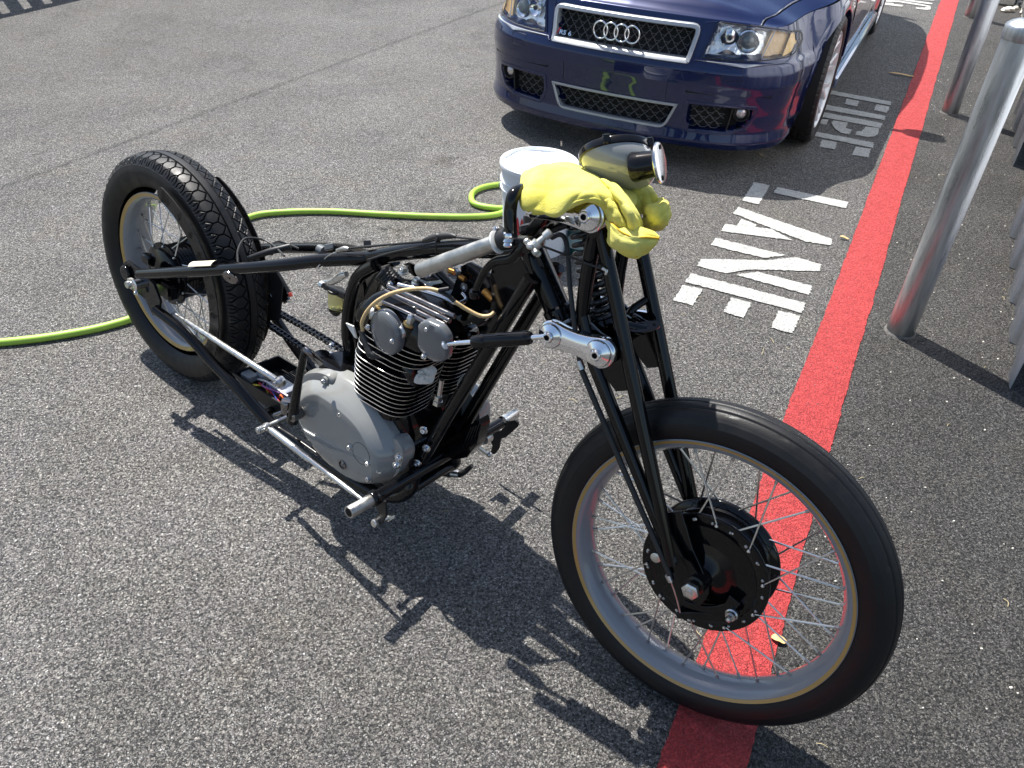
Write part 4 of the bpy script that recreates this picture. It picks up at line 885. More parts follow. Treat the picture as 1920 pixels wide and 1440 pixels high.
# kick-start lever
kb = BP(545, 780, .21); m = MB()
m.tube([BP(549, 790, .20), BP(552, 760, .205), BP(560, 715, .208), BP(570, 668, .205), BP(574, 655, .20)], [.0145, .012, .010, .009, .0085], 14, sm=4); m.build('kick_lever', BLACK, moto)
m = MB(); m.tube([BP(573, 655, .203), BP(583, 664, .20), BP(600, 680, .17)], [.0085, .0075, .0085], 14, sm=3); m.build('kick_pedal', DCHROME, moto)
m = MB(); m.lathe(kb-BN*.03, BN, [(.016, 0), (.017, .004), (.017, .03), (.012, .034), (.010, .034), (.010, .03)], 24); m.lathe(BP(538, 760, .20), BU, [(.014, -.02), (.015, 0), (.015, .012), (.012, .016), (.006, .017)], 24); m.cyl(BP(514, 778, .215), BP(530, 772, .205), .0045); m.build('kick_boss', DCHROME, moto)
m = MB(); m.cyl(kb-BN*.15, kb-BN*.01, .010); m.build('kick_shaft', STEEL, moto)
# ratchet / seal cap above the cover
m = MB(); m.lathe(BP(609, 676, .06), nrm(BU*.5+BN*.8), [(.022, 0), (.024, .004), (.024, .012), (.018, .016)], 30); m.lathe(BP(620, 672, .04), nrm(BN+BA*.2), [(.02, 0), (.021, .01), (.017, .014)], 30); m.build('seal_cap', ALU, moto)
bolts('post_bolt', ((623, 648, .035), (643, 670, .035)), BN, .007)
# fuel-oil sight glass with petcock on the centre post
p = BP(630, 560, .02); m = MB(); m.lathe(p-BU*.03, BU, [(.010, 0), (.0185, .006), (.0195, .012), (.0195, .045), (.019, .05)], 32); m.build('sight_bowl', mat('amber_bowl', (.85, .80, .40), .06, trans=.6, ior=1.2), moto)
m = MB(); m.lathe(p+BU*.019, BU, [(.021, 0), (.021, .006), (.012, .009)], 30); m.build('bowl_lid', SATIN, moto); m = MB(); m.prism([BP(x, y, .03) for x, y in ((606, 535), (645, 552), (645, 562), (606, 542))], -BN*.02); m.build('bowl_bracket', SATIN, moto); m = MB(); m.lathe(p-BU*.045, BU, [(.008, 0), (.016, .010), (.02, .016)], 24); m.build('bowl_base', SATIN, moto)
m = MB(); m.tube([BP(605, 530, .03), BP(625, 528, .03), BP(640, 518, .03), BP(650, 514, .03)], [.006, .008, .010, .007], 12, sm=3); m.hexn(BP(606, 535, .04), -BA, .008, .012); m.build('petcock', ZINC, moto)
m = MB(); m.tube([BP(660, 640, .0), BP(668, 590, .0), BP(690, 540, .01), BP(712, 505, .02)], .0036, 8, sm=6); m.build('breather_hose', RUB2, moto)
# ---- damper between engine and lower link
a, b = BP(836, 645, .150), BP(1022, 631, .118)
m = MB(); d = nrm(b-a); Ld = np.linalg.norm(b-a); m.tube([a, b], .0052, 14); m.build('damper_rod', CHROME, moto)
m = MB(); m.lathe(a+d*.068, d, [(.006, 0), (.0125, .001), (.0135, .004), (.0135, .03), (.0125, .031), (.0145, .033), (.0145, .2), (.0135, .202), (.0135, .207), (.006, .209)] if Ld > .27 else [(.006, 0), (.0125, .001), (.0135, .004), (.0135, .03), (.0122, .032), (.0140, .034), (.0140, Ld-.105), (.012, Ld-.10)], 32); m.build('damper_body', BLACK, moto)
m = MB(); m.lathe(a-d*.004, d, [(.009, 0), (.0105, .002), (.0105, .006), (.007, .008)], 20); m.build('damper_bush', WHITEP, moto)
# ---- girder fork (steered frame)
def fk(l, w, z): return FK(l, w, z)
A_ = (-.352, .605); M_ = (-.343, .437); X_ = (-.045, .012)
Cl = lambda z: -.048+(z-.006)*(-.321+.048)/(.568-.006)
m = MB()
for s in (1, -1):
    w = .07*s
    m.tube([fk(Cl(.612), w, .612), fk(Cl(.3), w, .3), fk(Cl(.02), w, .02)], .0135, 20)
    m.tube([fk(-.352, w, .60), fk(-.349, w, .50), fk(-.343, w, .43)], .0135, 20)
    m.tube([fk(-.343, w, .445), fk(-.300, w, .36), fk(-.10, w, .09), fk(-.052, w, .028)], [.0135, .0135, .012, .010], 20)
    m.prism([fk(l, w-.003, z) for l, z in ((-.352, .45), (-.30, .425), (-.235, .415), (-.205, .345), (-.245, .325), (-.30, .365))], FN*.006)
    m.prism([fk(l, w-.003, z) for l, z in ((-.115, .13), (-.095, .11), (-.02, .03), (-.005, .0), (-.02, -.018), (-.05, -.01), (-.075, .03))], FN*.006)
    m.lathe(fk(0, w-.008*s, 0), FN*s, [(.018, 0), (.020, .002), (.020, .012), (.016, .015)], 30)
    m.prism([fk(l, w-.003, z) for l, z in ((-.06, .05), (-.02, .045), (.02, .01), (.012, -.018), (-.02, -.022))], FN*.006)
m.tube([fk(-.352, .085, .612), fk(-.352, -.085, .612)], .017, 20)
m.tube([fk(-.290, .09, .392), fk(-.290, -.09, .392)], .015, 20)
m.tube([fk(-.343, .07, .432), fk(-.343, -.07, .432)], .010, 16)
m.build('girder_fork', BLACK, moto)
# trees joining the links to the steering head
m = MB(); tl, ll = loc(FP(1010, 392, .08)), loc(FP(1037, 627, .085))
tR = FP(1008, 392, .085)-FN*.012; tL = FK(*[(tR-FO)@FA_, -((tR-FO)@FN), (tR-FO)@FU]); m.cyl(tR, tL, .015)
lR = FP(1036, 627, .09)-FN*.012; lL = FK(*[(lR-FO)@FA_, -((lR-FO)@FN), (lR-FO)@FU]); m.cyl(lR, lL, .015)
for q, zc_ in (((tR+tL)/2, neckT), ((lR+lL)/2, neckB)):
    e = nrm(q-zc_) if np.linalg.norm(q-zc_) > .01 else BA; m.box((q+zc_)/2, e, FN, nrm(np.cross(e, FN)), max(.02, np.linalg.norm(q-zc_)/2+.015), .035, .012, .004)
m.build('fork_tree', BLACK, moto)
# dog-bone links
def link(pa, pb, side, ra=.029, rb=.0315, waist=.0145):
    a, b = pa, pb; d = nrm(b-a); e = nrm(np.cross(FN, d)); L_ = np.linalg.norm(b-a); ol = []
    for t in np.linspace(-1, 1, 61):
        x = L_*(t+1)/2; ol.append((x, ra*(1-(t+1)/2)**2+rb*((t+1)/2)**2+waist*2*(t+1)/2*(1-(t+1)/2)*1.0))
    top = [(L_*0+ra*math.cos(an), ra*math.sin(an)) for an in np.linspace(math.radians(260), math.radians(100), 18)]
    up = [(x, y) for x, y in ol[6:-6]]; end = [(L_+rb*math.cos(an), rb*math.sin(an)) for an in np.linspace(math.radians(80), math.radians(-80), 18)]
    dn = [(x, -y) for x, y in ol[::-1][6:-6]]; O = top+up+end+dn; n = FN*side; rings = []
    cx = lambda x: min(max(x, 0), L_)
    for sc_, h in ((.97, -.010), (1, -.008), (1, .003), (.96, .0065), (.88, .0085), (.0, .0095)): rings.append([a+d*(cx(x)+(x-cx(x))*sc_)+e*y*sc_+n*h for x, y in O])
    m = MB(); m.grid(rings, cv=True); k = len(O); n0 = m.n-6*k; m.f.append(tuple(n0+j for j in range(k))); m.m.append(0); o = m.build('fork_link', CHROME, moto, sharp=50)
    for p, r in ((a, ra*.80), (b, rb*.80)):
        m = MB(); m.lathe(p+n*.0085, n, [(r+.0012, 0), (r+.001, .0002), (r, .0004), (r, .002), (r*.96, .0040), (r*.50, .0085), (r*.47, .0070), (0, .0070)], 48, mi=0); m.lathe(p+n*.0085, n, [(r+.0012, .0), (r+.0011, .0006), (r+.0002, .0006)], 48, mi=1, caps=False); m.build('link_washer', [CHROME, DCHROME], o)
        m = MB(); m.lathe(p+n*.0145, n, [(.0100, 0), (.0104, .001), (.0104, .0075), (.0088, .0095), (.0056, .0095)], 28, caps=False); m.lathe(p+n*.0145, n, [(.0056, .0095), (.0053, .004), (0, .004)], 6, mi=1, caps=False); m.build('link_bolt', [CHROME, DARK], o)
link(FP(1004, 388, .094), FP(1106, 403, .094), 1, .022, .0325); link(FP(1037, 627, .094), FP(1126, 660, .094), 1)
mir = lambda p: p-FN*2*((p-FO)@FN)
link(mir(FP(1004, 388, .094)), mir(FP(1106, 403, .094)), -1, .022, .0325); link(mir(FP(1037, 627, .094)), mir(FP(1126, 660, .094)), -1)
# spring
s0, s1 = FP(1094, 425, 0.0), FP(1126, 598, 0.0); d = nrm(s1-s0); u = nrm(np.cross(d, FN)); w = np.cross(d, u); L_ = np.linalg.norm(s1-s0); nt_ = 11
T_ = np.linspace(0, 1, 440); pth = [s0+d*L_*t+.0245*(u*math.cos(2*math.pi*nt_*t)+w*math.sin(2*math.pi*nt_*t)) for t in T_]
m = MB(); m.tube(pth, .0052, 12); m.build('fork_spring', mat('black_spring', (.02, .02, .022), .28, coat=.4), moto)
m = MB(); m.lathe(s1-d*.002, d, [(.031, 0), (.033, .003), (.033, .012), (.02, .02), (.012, .045)], 32); m.lathe(s0, -d, [(.03, 0), (.032, .003), (.03, .008), (.012, .02)], 32); m.tube([s0, s1], .008, 12)
m.tube([s1+d*.035-FN*.07, s1+d*.035+FN*.07], .011, 16); m.build('spring_seat', BLACK, moto)
# lamp bracket at the front
m = MB(); pc = FP(1210, 612, -.005); ex_ = nrm(FN*-.86+FA_*.35-FU*.25); nn = nrm(FU*.86+FN*.3+FA_*.25); ex_ = nrm(ex_-nn*(ex_@nn)); ey_ = np.cross(nn, ex_)
pl = [pc+ex_*.035*math.cos(t)*(1 if abs(math.cos(t)) > .3 else 1)+ey_*.012*math.sin(t) for t in np.linspace(0, 2*np.pi, 32, endpoint=False)]; m.prism(pl, -nn*.004)
for sx in (-.02, 0, .02): m.lathe(pc+ex_*sx+nn*.0006, nn, [(.0035, 0), (.0035, .0002)], 14, mi=1)
m.tube([fk(Cl(.47), -.07, .47), FP(1180, 588, -.03), pc-ex_*.0-nn*.008], [.008, .008, .01], 12, sm=5); m.tube([fk(Cl(.42), .07, .42), FP(1165, 612, .03), pc-nn*.01], [.008, .009, .012], 12, sm=5)
m.prism([FP(x, y, .0) for x, y in ((1150, 590), (1175, 592), (1200, 610), (1205, 622), (1185, 632), (1160, 640), (1140, 630))], -FN*.006)
m.build('lamp_bracket', [BLACK, DARK], moto, bevel=.0008)
# axle nut, brake torque arm, cam lever
m = MB(); m.cyl(fk(0, -.10, 0), fk(0, .078, 0), .0095); m.lathe(fk(0, .078, 0), FN, [(.0145, 0), (.0145, .012)], 6, mi=1); m.lathe(fk(0, .089, 0), FN, [(.017, 0), (.0175, .002), (.0175, .009), (.015, .0105), (.007, .011), (.006, .016), (0, .016)], 6); m.build('axle', [ZINC, BLACK], moto)
def strap(name, P, wdt, w0, th, mt, parent=moto):
    Pc = catmull(P, 8); Wd = np.interp(np.linspace(0, 1, len(Pc)), np.linspace(0, 1, len(wdt)), wdt); T = np.gradient(Pc, axis=0); L1 = []; L2 = []
    for p, t, h in zip(Pc, T, Wd): e = nrm(np.cross(FN, nrm(t))); L1.append(p+e*h); L2.append(p-e*h)
    m = MB(); m.prism(L1+L2[::-1], FN*th); return m.build(name, mt, parent, bevel=.0012)
strap('torque_arm', [FP(1262, 958, .050), FP(1272, 985, .050), FP(1287, 1025, .050), FP(1308, 1070, .050), FP(1318, 1102, .050), FP(1304, 1128, .050)], [.020, .019, .015, .0135, .015, .012], 0, .007, BLACK)
strap('cam_lever', [FP(1285, 1130, .042), FP(1330, 1141, .042), FP(1365, 1137, .042), FP(1380, 1122, .042)], [.007, .008, .010, .013], 0, .006, BLACK)
strap('brake_arm', [FP(1270, 1152, .038), FP(1300, 1152, .038), FP(1340, 1155, .038), FP(1376, 1152, .038)], [.006, .008, .011, .013], 0, .006, BLACK)
m = MB(); p = FP(1372, 1152, .048); m.lathe(p, FN, [(.0125, -.004), (.0125, .002), (.010, .004), (.0095, .010)], 24); m.lathe(p+FN*.01, FN, [(.007, 0), (.007, .007), (.0045, .012), (0, .014)], 6); m.build('cam_nut', ZINC, moto)
m = MB(); m.lathe(FP(1230, 1045, .0285), FN, [(.010, 0), (.011, .001), (.011, .003), (.009, .004), (0, .004)], 24); m.build('plate_plug', ZINC, moto)
# brake cable down the fork leg
m = MB(); m.tube([FP(x, y, w) for x, y, w in ((1034, 446, .06), (1050, 440, .06), (1061, 452, .065), (1066, 490, .07), (1069, 540, .08), (1076, 600, .088), (1084, 660, .083), (1089, 690, .08))], .0046, 12, sm=8)
m.tube([FP(x, y, w) for x, y, w in ((1089, 690, .08), (1127, 780, .080), (1180, 905, .080), (1222, 1000, .080), (1256, 1078, .078))], .0058, 12, sm=8); m.build('brake_cable', RUB2, moto)
m = MB(); m.tube([FP(1085, 676, .08), FP(1091, 692, .08)], .0078, 12); m.tube([FP(1252, 1078, .078), FP(1258, 1090, .077)], .0062, 12); m.tube([FP(1258, 1090, .077), FP(1268, 1120, .070), FP(1275, 1148, .066)], .0016, 8, sm=4); m.build('cable_ferrule', ZINC, moto)
m = MB(); m.tube([FP(x, y, w) for x, y, w in ((1012, 460, .07), (1040, 470, .075), (1090, 490, .085), (1130, 504, .088))], .0022, 8, sm=6); m.build('lever_cable', RUB2, moto)
m = MB(); m.tube([FP(1130, 503, .088), FP(1137, 508, .088), FP(1136, 515, .088)], [.0035, .003, .0025], 10, sm=3); m.build('cable_end', ZINC, moto)
# dark switchgear bundle behind the bar
m = MB(); m.box(FP(1002, 415, -.02), CR, CF, CU, .022, .012, .011, .003); m.box(FP(990, 428, .02), nrm(CR+CU*.2), CF, CU, .018, .01, .009, .004); m.box(FP(1028, 420, -.03), CR, CF, CU, .012, .012, .018, .003)
m.tube([FP(1035, 432, .0), FP(1065, 420, .0), FP(1095, 412, .0)], .007, 12); m.tube([FP(985, 420, 0), FP(1000, 440, 0), FP(1025, 432, .0), FP(1030, 445, 0)], .004, 8, sm=5); m.tube([FP(1000, 405, -.04), FP(1030, 412, -.03), FP(1034, 440, -.02)], .004, 8, sm=5); m.build('switch_cluster', SATIN, moto)
# handlebar: rises beside the neck, disappears under the towel, mirrored on the far side
# bar geometry measured on the near side
hb = [(960, 452, .125), (957, 425, .125), (957, 395, .122), (963, 366, .115), (978, 356, .085), (996, 360, .055), (1015, 362, .03)]
H = [loc(BP(x, y, w)) for x, y, w in hb]; H.append((H[-1][0]+.005, 0, H[-1][2]))
gE, gR = loc(BP(787, 507, .17)), loc(BP(930, 455, .145)); dv = V(*gR)-V(*gE)
dirg = nrm(BP(930, 455, .145)-BP(787, 507, .17))
full = [BK(l, w, z) for l, w, z in H]; full += [BK(l, -w, z) for l, w, z in H[-2::-1]]
m = MB(); m.tube(full, .0118, 20, sm=8)
for s in (1, -1):
    q0, q1 = BK(gR[0], gR[1]*s, gR[2]), BK(H[0][0], H[0][1]*s, H[0][2]); q0 = q0
    m.tube([BK(gE[0]+(gR[0]-gE[0])*.5, s*(gE[1]+(gR[1]-gE[1])*.5), gE[2]+(gR[2]-gE[2])*.5), q0, BK(gR[0]+.012, s*(gR[1]-.004), gR[2]+.004), q1+BU*.0], .0112, 18, sm=5)
m.build('handlebar', BLACK, moto)
for s in (1, -1):
    a, b = BK(gE[0], gE[1]*s, gE[2]), BK(gR[0], gR[1]*s, gR[2]); d = nrm(b-a); L_ = np.linalg.norm(b-a); m = MB()
    m.lathe(a, d, [(.0125, .03), (.0125, 0), (.0148, 0), (.0150, .001), (.0150, L_), (.0125, L_)], 40, caps=False); m.build('grip_tube', STEEL, moto)
    if s == 1:
        m = MB(); m.lathe(b, d, [(.012, .001), (.0165, .0015), (.0215, .002), (.0215, .0045), (.0165, .0055), (.012, .006)], 36); m.build('grip_washer', mat('white_nylon', (.75, .75, .72), .45), moto)
q = BP(944, 440, .14); m = MB(); d = nrm(BP(950, 448, .14)-BP(930, 455, .14))
m.lathe(BP(937, 452, .143), dirg, [(.015, 0), (.0185, .002), (.0185, .020), (.015, .022)], 28)
for x, y in ((932, 431), (943, 436)): m.lathe(BP(x, y, .135), nrm(CR*.9-CU*.5), [(.0085, 0), (.0095, .002), (.0095, .022), (.0085, .024)], 16)
m.build('throttle_clamp', SATIN, moto)
bolts('clamp_bolt', ((929, 429, .150), (945, 439, .150)), nrm(BN*.6+BU*.5-BA*.2), .0030)
# brake lever with perch, pivot bolt and adjuster wheel
lv = [BP(985, 452, .13), BP(975, 470, .135), BP(958, 485, .138), BP(930, 490, .14), BP(912, 505, .14), BP(899, 528, .14), BP(890, 548, .138)]
lw = [.015, .0145, .012, .0105, .0095, .0085, .008]
Pc, Rc = catmull(lv, 8, np.array(lw)); m = MB(); m.tube(Pc, Rc*.78, 16)
e_ = nrm(Pc[-1]-Pc[-6]); m.lathe(lv[-1]-CU*.002, nrm(CU*.75+CF*-.6), [(.0045, .005), (.0095, .006), (.0115, .000), (.0100, -.008), (.005, -.011)], 28)
m.build('brake_lever', BLACK, moto)
m = MB(); m.prism([BP(x, y, .142) for x, y in ((930, 452), (950, 445), (985, 448), (997, 456), (1000, 468), (985, 478), (958, 468), (938, 470), (928, 464))], -BN*.024); m.build('lever_perch', BLACK, moto, bevel=.003)
m = MB(); up = nrm(CU*.9-CF*.4); p = BP(953, 462, .15); m.lathe(p, up, [(.009, 0), (.0105, .003), (.0085, .008), (.0105, .010), (.0085, .014)], 20); m.lathe(p+up*.014, up, [(.0068, 0), (.0070, .008), (.0055, .010)], 6); m.build('pivot_nut', ALU, moto)

m = MB(); wp = BP(1003, 460, .14); wa = nrm(BP(1020, 446, .13)-BP(995, 468, .145))
for k in range(6):
    t = 2*np.pi*k/6; r1 = nrm(np.cross(wa, CU)); r2 = np.cross(wa, r1); dd = r1*math.cos(t)+r2*math.sin(t); m.lathe(wp+dd*.008-wa*.006, dd, [(.0055, 0), (.0060, .006), (.0055, .010), (.003, .012)], 12)
m.lathe(wp-wa*.008, wa, [(.009, 0), (.010, .002), (.010, .015), (.006, .017), (.005, .030), (.0078, .031), (.0078, .043), (.005, .045)], 20); m.build('adjuster_wheel', mat('dull_alloy', (.56, .56, .53), .42, metal=.9, var=.1, vscale=80), moto)
# cables and clips lying along the backbone
m = MB(); m.tube([BP(x, y, .03) for x, y in ((630, 468), (690, 462), (760, 456), (793, 453))], [.002, .0026, .0028, .0032], 10, sm=5); m.tube([BP(793, 453, .03), BP(800, 450, .03), BP(822, 444, .03), BP(845, 442, .03), (BP(855, 444, .03))], [.004, .0065, .0078, .0065, .004], 14, sm=4)
m.tube([BP(850, 444, .03), BP(880, 447, .03), BP(905, 449, .03)], .0028, 8); m.tube([BP(690, 487, .045), BP(740, 472, .035), BP(820, 456, .03), BP(900, 450, .03)], .0022, 8, sm=5); m.build('clutch_cable', RUB2, moto)
m = MB(); m.tube([BP(820, 441, .035), BP(817, 455, .045), BP(818, 470, .045), BP(820, 478, .04)], .0018, 8, sm=4); m.lathe(BP(822, 445, .03)-CR*.004, CR, [(.0105, 0), (.0105, .008)], 16); m.build('cable_tie', SATIN, moto)
m = MB(); m.tube([BP(632, 470, .05), BP(646, 466, .05), BP(654, 467, .05)], [.004, .006, .004], 12, sm=3); m.tube([BP(632, 472, .05), BP(615, 480, .055), BP(603, 492, .06), BP(595, 502, .07)], .0013, 8, sm=4); m.build('cable_nipple', STEEL, moto)
m = MB(); m.box(BP(689, 458, .0), CR, CF, CU, .008, .008, .008, .001); m.build('cable_block', SATIN, moto)
m = MB()
m.tube([BP(x, y, w) for x, y, w in ((446, 492, .1), (446, 470, .08), (456, 450, .05), (470, 446, .03), (495, 450, .0), (515, 462, .0), (533, 480, .03))], .0028, 8, sm=6)
m.tube([BP(x, y, w) for x, y, w in ((510, 478, .02), (508, 462, .0), (520, 453, -.03), (540, 458, -.05), (560, 466, -.06))], .0028, 8, sm=6); m.build('wiring_loom', RUB2, moto)
m = MB(); m.tube([BP(466, 484, .05), BP(505, 472, .02), BP(545, 462, -.02)], [.006, .009, .009], 14, sm=3); m.build('sheathed_loom', SATIN, moto)
m = MB(); m.lathe(BP(603, 469, -.07)-BA*.01, BA, [(.013, 0), (.013, .02)], 18); m.box(BP(618, 463, -.06), nrm(CR+CU*.2), CF, CU, .012, .008, .008, .002); m.build('stay_clamp', mat('grey_plastic', (.10, .11, .12), .4), moto)

# ================================================================== loose headlight resting on the towel
hc = FP(1154, 289, .0); hn = nrm(CU*.97-CR*.08+CF*.12)
t = thing('headlight', 'loose grey bullet headlight with chrome disc lying on the yellow towel', 'headlight', hc)
sd_ = nrm(CR-hn*(CR@hn)); fd_ = np.cross(hn, sd_)
def hpt(x, y, z): return hc+sd_*x+fd_*y-hn*z
m = MB(); rings = []
for q in np.linspace(0, 1, 22):
    r = math.sqrt(max(0, 1-q**2.3)); rings.append([hpt(.0625*r*math.cos(a)+.030*q**1.3, .060*r*math.sin(a), .066*q) for a in np.linspace(0, 2*np.pi, 56, endpoint=False)])
m.grid(rings, cv=True); m.build('lamp_shell', mat('grey_lamp_paint', (.27, .275, .262), .07, coat=1.0), t)
m = MB(); prf = [(.058, .008), (.063, .010), (.0650, .007), (.0650, -.003), (.063, -.005), (.0615, -.004), (.0615, .007)]
m.grid([[hpt(r*math.cos(a), r*.95*math.sin(a), -h) for a in np.linspace(0, 2*np.pi, 64, endpoint=False)] for r, h in prf], cu=True, cv=True)
for ang in (60, 100, 140, 250, 330): m.box(hpt(.0650*math.cos(math.radians(ang)), .0620*math.sin(math.radians(ang)), -.004), sd_, fd_, hn, .006, .004, .008, .001)
m.build('lamp_rim', BLACK, t)
m = MB(); m.grid([[hpt(.061*r*math.cos(a), .058*r*math.sin(a), -.006-.012*(1-r*r)) for a in np.linspace(0, 2*np.pi, 48, endpoint=False)] for r in np.linspace(0, 1, 8)], cv=True); m.build('lens', mat('lamp_glass', (.6, .62, .62), .05, coat=.8), t)
dn = nrm(CR*.90-CF*.47+CU*.04); dc = FP(1238, 305, .03); m = MB(); m.lathe(dc-dn*.050, dn, [(.024, 0), (.026, .004), (.024, .016), (.022, .044)], 36); m.build('mount_neck', BLACK, t)
m = MB(); m.lathe(dc-dn*.006, dn, [(.027, -.001), (.0325, .001), (.0345, .004), (.0335, .0070), (.030, .0078), (0, .0078)], 56); m.build('mount_disc', ALU, t)
du = nrm(CU-dn*(CU@dn)); dr = np.cross(du, dn)
m = MB()
for s in (1, -1): m.lathe(dc+du*.0255*s+dr*-.004*s+dn*.0028, dn, [(.0045, 0), (.0045, .0004)], 16)
m.build('mount_hole', DARK, t)

# ================================================================== yellow towel
YEL = bpy.data.materials.new('yellow_microfibre'); YEL.use_nodes = True; nt = YEL.node_tree; b = nt.nodes['Principled BSDF']
geo = node(nt, 'ShaderNodeNewGeometry'); n1 = node(nt, 'ShaderNodeTexNoise', i_Scale=420.0, i_Detail=3.0, i_Roughness=.7); nt.links.new(geo.outputs['Position'], n1.inputs['Vector'])
n2 = node(nt, 'ShaderNodeTexNoise', i_Scale=16.0, i_Detail=4.0); nt.links.new(geo.outputs['Position'], n2.inputs['Vector'])
wv = node(nt, 'ShaderNodeTexWave', i_Scale=190.0, i_Distortion=6.0, i_Detail=2.0); wv.bands_direction = 'DIAGONAL'; nt.links.new(geo.outputs['Position'], wv.inputs['Vector'])
sc0 = FP(1098, 337, .05); dds = node(nt, 'ShaderNodeVectorMath', operation='DISTANCE'); dds.inputs[1].default_value = tuple(sc0); nt.links.new(geo.outputs['Position'], dds.inputs[0])
n3 = node(nt, 'ShaderNodeTexNoise', i_Scale=90.0, i_Detail=5.0, i_Roughness=.8); nt.links.new(geo.outputs['Position'], n3.inputs['Vector'])
stain = mth(nt, 'MULTIPLY', mrange(nt, dds.outputs['Value'], .004, .028, .75, 0, True), mrange(nt, n3.outputs[0], .4, .6, .2, 1))
base = mixc(nt, mrange(nt, n2.outputs[0], .35, .65, 0, 1), (.64, .57, .075), (.72, .67, .17))
base = mixc(nt, mth(nt, 'MULTIPLY', mrange(nt, n1.outputs[0], .35, .7, 0, .35), 1.0), base, (.76, .73, .30))
nt.links.new(mixc(nt, stain, base, (.20, .21, .13)), b.inputs['Base Color'])
b.inputs['Roughness'].default_value = .95; b.inputs['Specular IOR Level'].default_value = .15; b.inputs['Sheen Weight'].default_value = .35; b.inputs['Sheen Tint'].default_value = (.9, .85, .3, 1)
b.inputs['Subsurface Weight'].default_value = .06; b.inputs['Subsurface Radius'].default_value = (.01, .008, .002); b.inputs['Subsurface Scale'].default_value = 1
bp = node(nt, 'ShaderNodeBump'); bp.inputs['Strength'].default_value = .8; bp.inputs['Distance'].default_value = .0018
nt.links.new(mth(nt, 'ADD', n1.outputs[0], mth(nt, 'MULTIPLY', wv.outputs[1], .07)), bp.inputs['Height']); nt.links.new(bp.outputs[0], b.inputs['Normal'])
HEM = mat('orange_hem', (.62, .36, .015), .85, bump=.5, bscale=500, var=.1)
def cloth(m, rows, nu=10, nv=10, amp=.002, seed=1, mi=0):
    R = [np.array([FP(x, y, w) for x, y, w in r]) for r in rows]
    R = [catmull(r, nu) for r in R]; cols = [catmull([r[i] for r in R], nv) for i in range(len(R[0]))]; P = np.array(cols)
    nu_, nv_ = P.shape[:2]; du = np.gradient(P, axis=0); dv = np.gradient(P, axis=1); N = np.cross(du, dv); N /= np.linalg.norm(N, axis=2)[..., None]+1e-9
    rg = np.random.default_rng(seed); i, j = np.meshgrid(np.linspace(0, 1, nu_), np.linspace(0, 1, nv_), indexing='ij'); h = 0
    for k in range(7): f = np.array([rg.uniform(.2, 1.0), rg.uniform(.6, 2.2)])[::(1 if k % 2 else -1)]*rg.choice([-1, 1], 2); w_ = np.sin(2*np.pi*(f[0]*i+f[1]*j)*.8+rg.uniform(0, 6)+.6*np.sin(5*i+3*j+k)); h = h+(w_ if k % 3 else 1.3*(1-2.0*np.abs(w_)**.6))/(1+np.linalg.norm(f)*.35)
    P = P+N*(amp*h)[..., None]; m.grid(P, mi)
tw = FP(1110, 380, .05); m = MB()
# main drape over the bars and top link, left to right, back to front
cloth(m, [[(1000, 318, -.09), (1022, 312, -.09), (1055, 316, -.09), (1085, 322, -.08), (1120, 335, -.07), (1150, 345, -.06), (1180, 355, -.06)],
          [(986, 322, -.02), (1015, 306, -.03), (1052, 308, -.03), (1088, 314, -.02), (1125, 332, -.01), (1160, 352, .0), (1188, 372, .0)],
          [(978, 338, .055), (1008, 328, .06), (1050, 328, .055), (1090, 334, .06), (1128, 346, .065), (1160, 366, .06), (1184, 392, .05)],
          [(976, 360, .10), (1008, 358, .112), (1048, 360, .112), (1085, 357, .115), (1118, 360, .11), (1142, 372, .10), (1160, 400, .085)],
          [(982, 384, .108), (1008, 391, .124), (1045, 399, .130), (1078, 378, .122), (1105, 368, .115), (1130, 378, .11), (1150, 410, .095)],
          [(994, 394, .105), (1014, 395, .118), (1046, 401, .124), (1078, 382, .119), (1104, 373, .11), (1128, 384, .104), (1146, 416, .085)]], 14, 12, .0027, 3)
# long fold running down to the tail
cloth(m, [[(1112, 338, .05), (1128, 336, .07), (1150, 345, .06), (1162, 352, .03)],
          [(1130, 358, .06), (1150, 355, .095), (1172, 370, .08), (1184, 385, .04)],
          [(1150, 382, .07), (1172, 382, .115), (1190, 400, .09), (1200, 412, .05)],
          [(1162, 408, .075), (1182, 410, .118), (1196, 418, .09), (1204, 430, .05)],
          [(1172, 438, .07), (1186, 440, .10), (1200, 432, .08), (1210, 440, .045)]], 12, 12, .0012, 5)
cloth(m, [[(1128, 378, .10), (1140, 374, .112), (1152, 380, .10)],
          [(1136, 398, .10), (1150, 392, .118), (1166, 402, .10)],
          [(1140, 415, .10), (1158, 414, .12), (1180, 422, .10)],
          [(1146, 440, .09), (1164, 436, .11), (1186, 444, .095)]], 9, 8, .001, 6)
# cuff-like tail with the orange hem
cloth(m, [[(1138, 412, .098), (1150, 422, .125), (1168, 436, .132), (1190, 444, .125), (1212, 444, .105), (1234, 446, .075)],
          [(1139, 430, .10), (1150, 444, .128), (1168, 456, .138), (1190, 462, .130), (1212, 458, .108), (1232, 452, .08)],
          [(1142, 450, .095), (1152, 462, .118), (1170, 474, .125), (1190, 479, .12), (1208, 470, .10), (1226, 458, .078)],
          [(1150, 455, .06), (1160, 468, .07), (1175, 477, .075), (1190, 481, .075), (1206, 474, .07), (1222, 462, .06)]], 12, 12, .0011, 7)
cloth(m, [[(1150, 424, .12), (1170, 436, .128), (1192, 444, .122), (1214, 444, .10), (1236, 447, .074)],
          [(1160, 418, .09), (1180, 424, .095), (1200, 428, .09), (1220, 434, .08), (1237, 444, .068)],
          [(1170, 415, .05), (1185, 420, .055), (1205, 424, .05), (1222, 430, .045), (1234, 440, .04)]], 9, 8, .0008, 8)
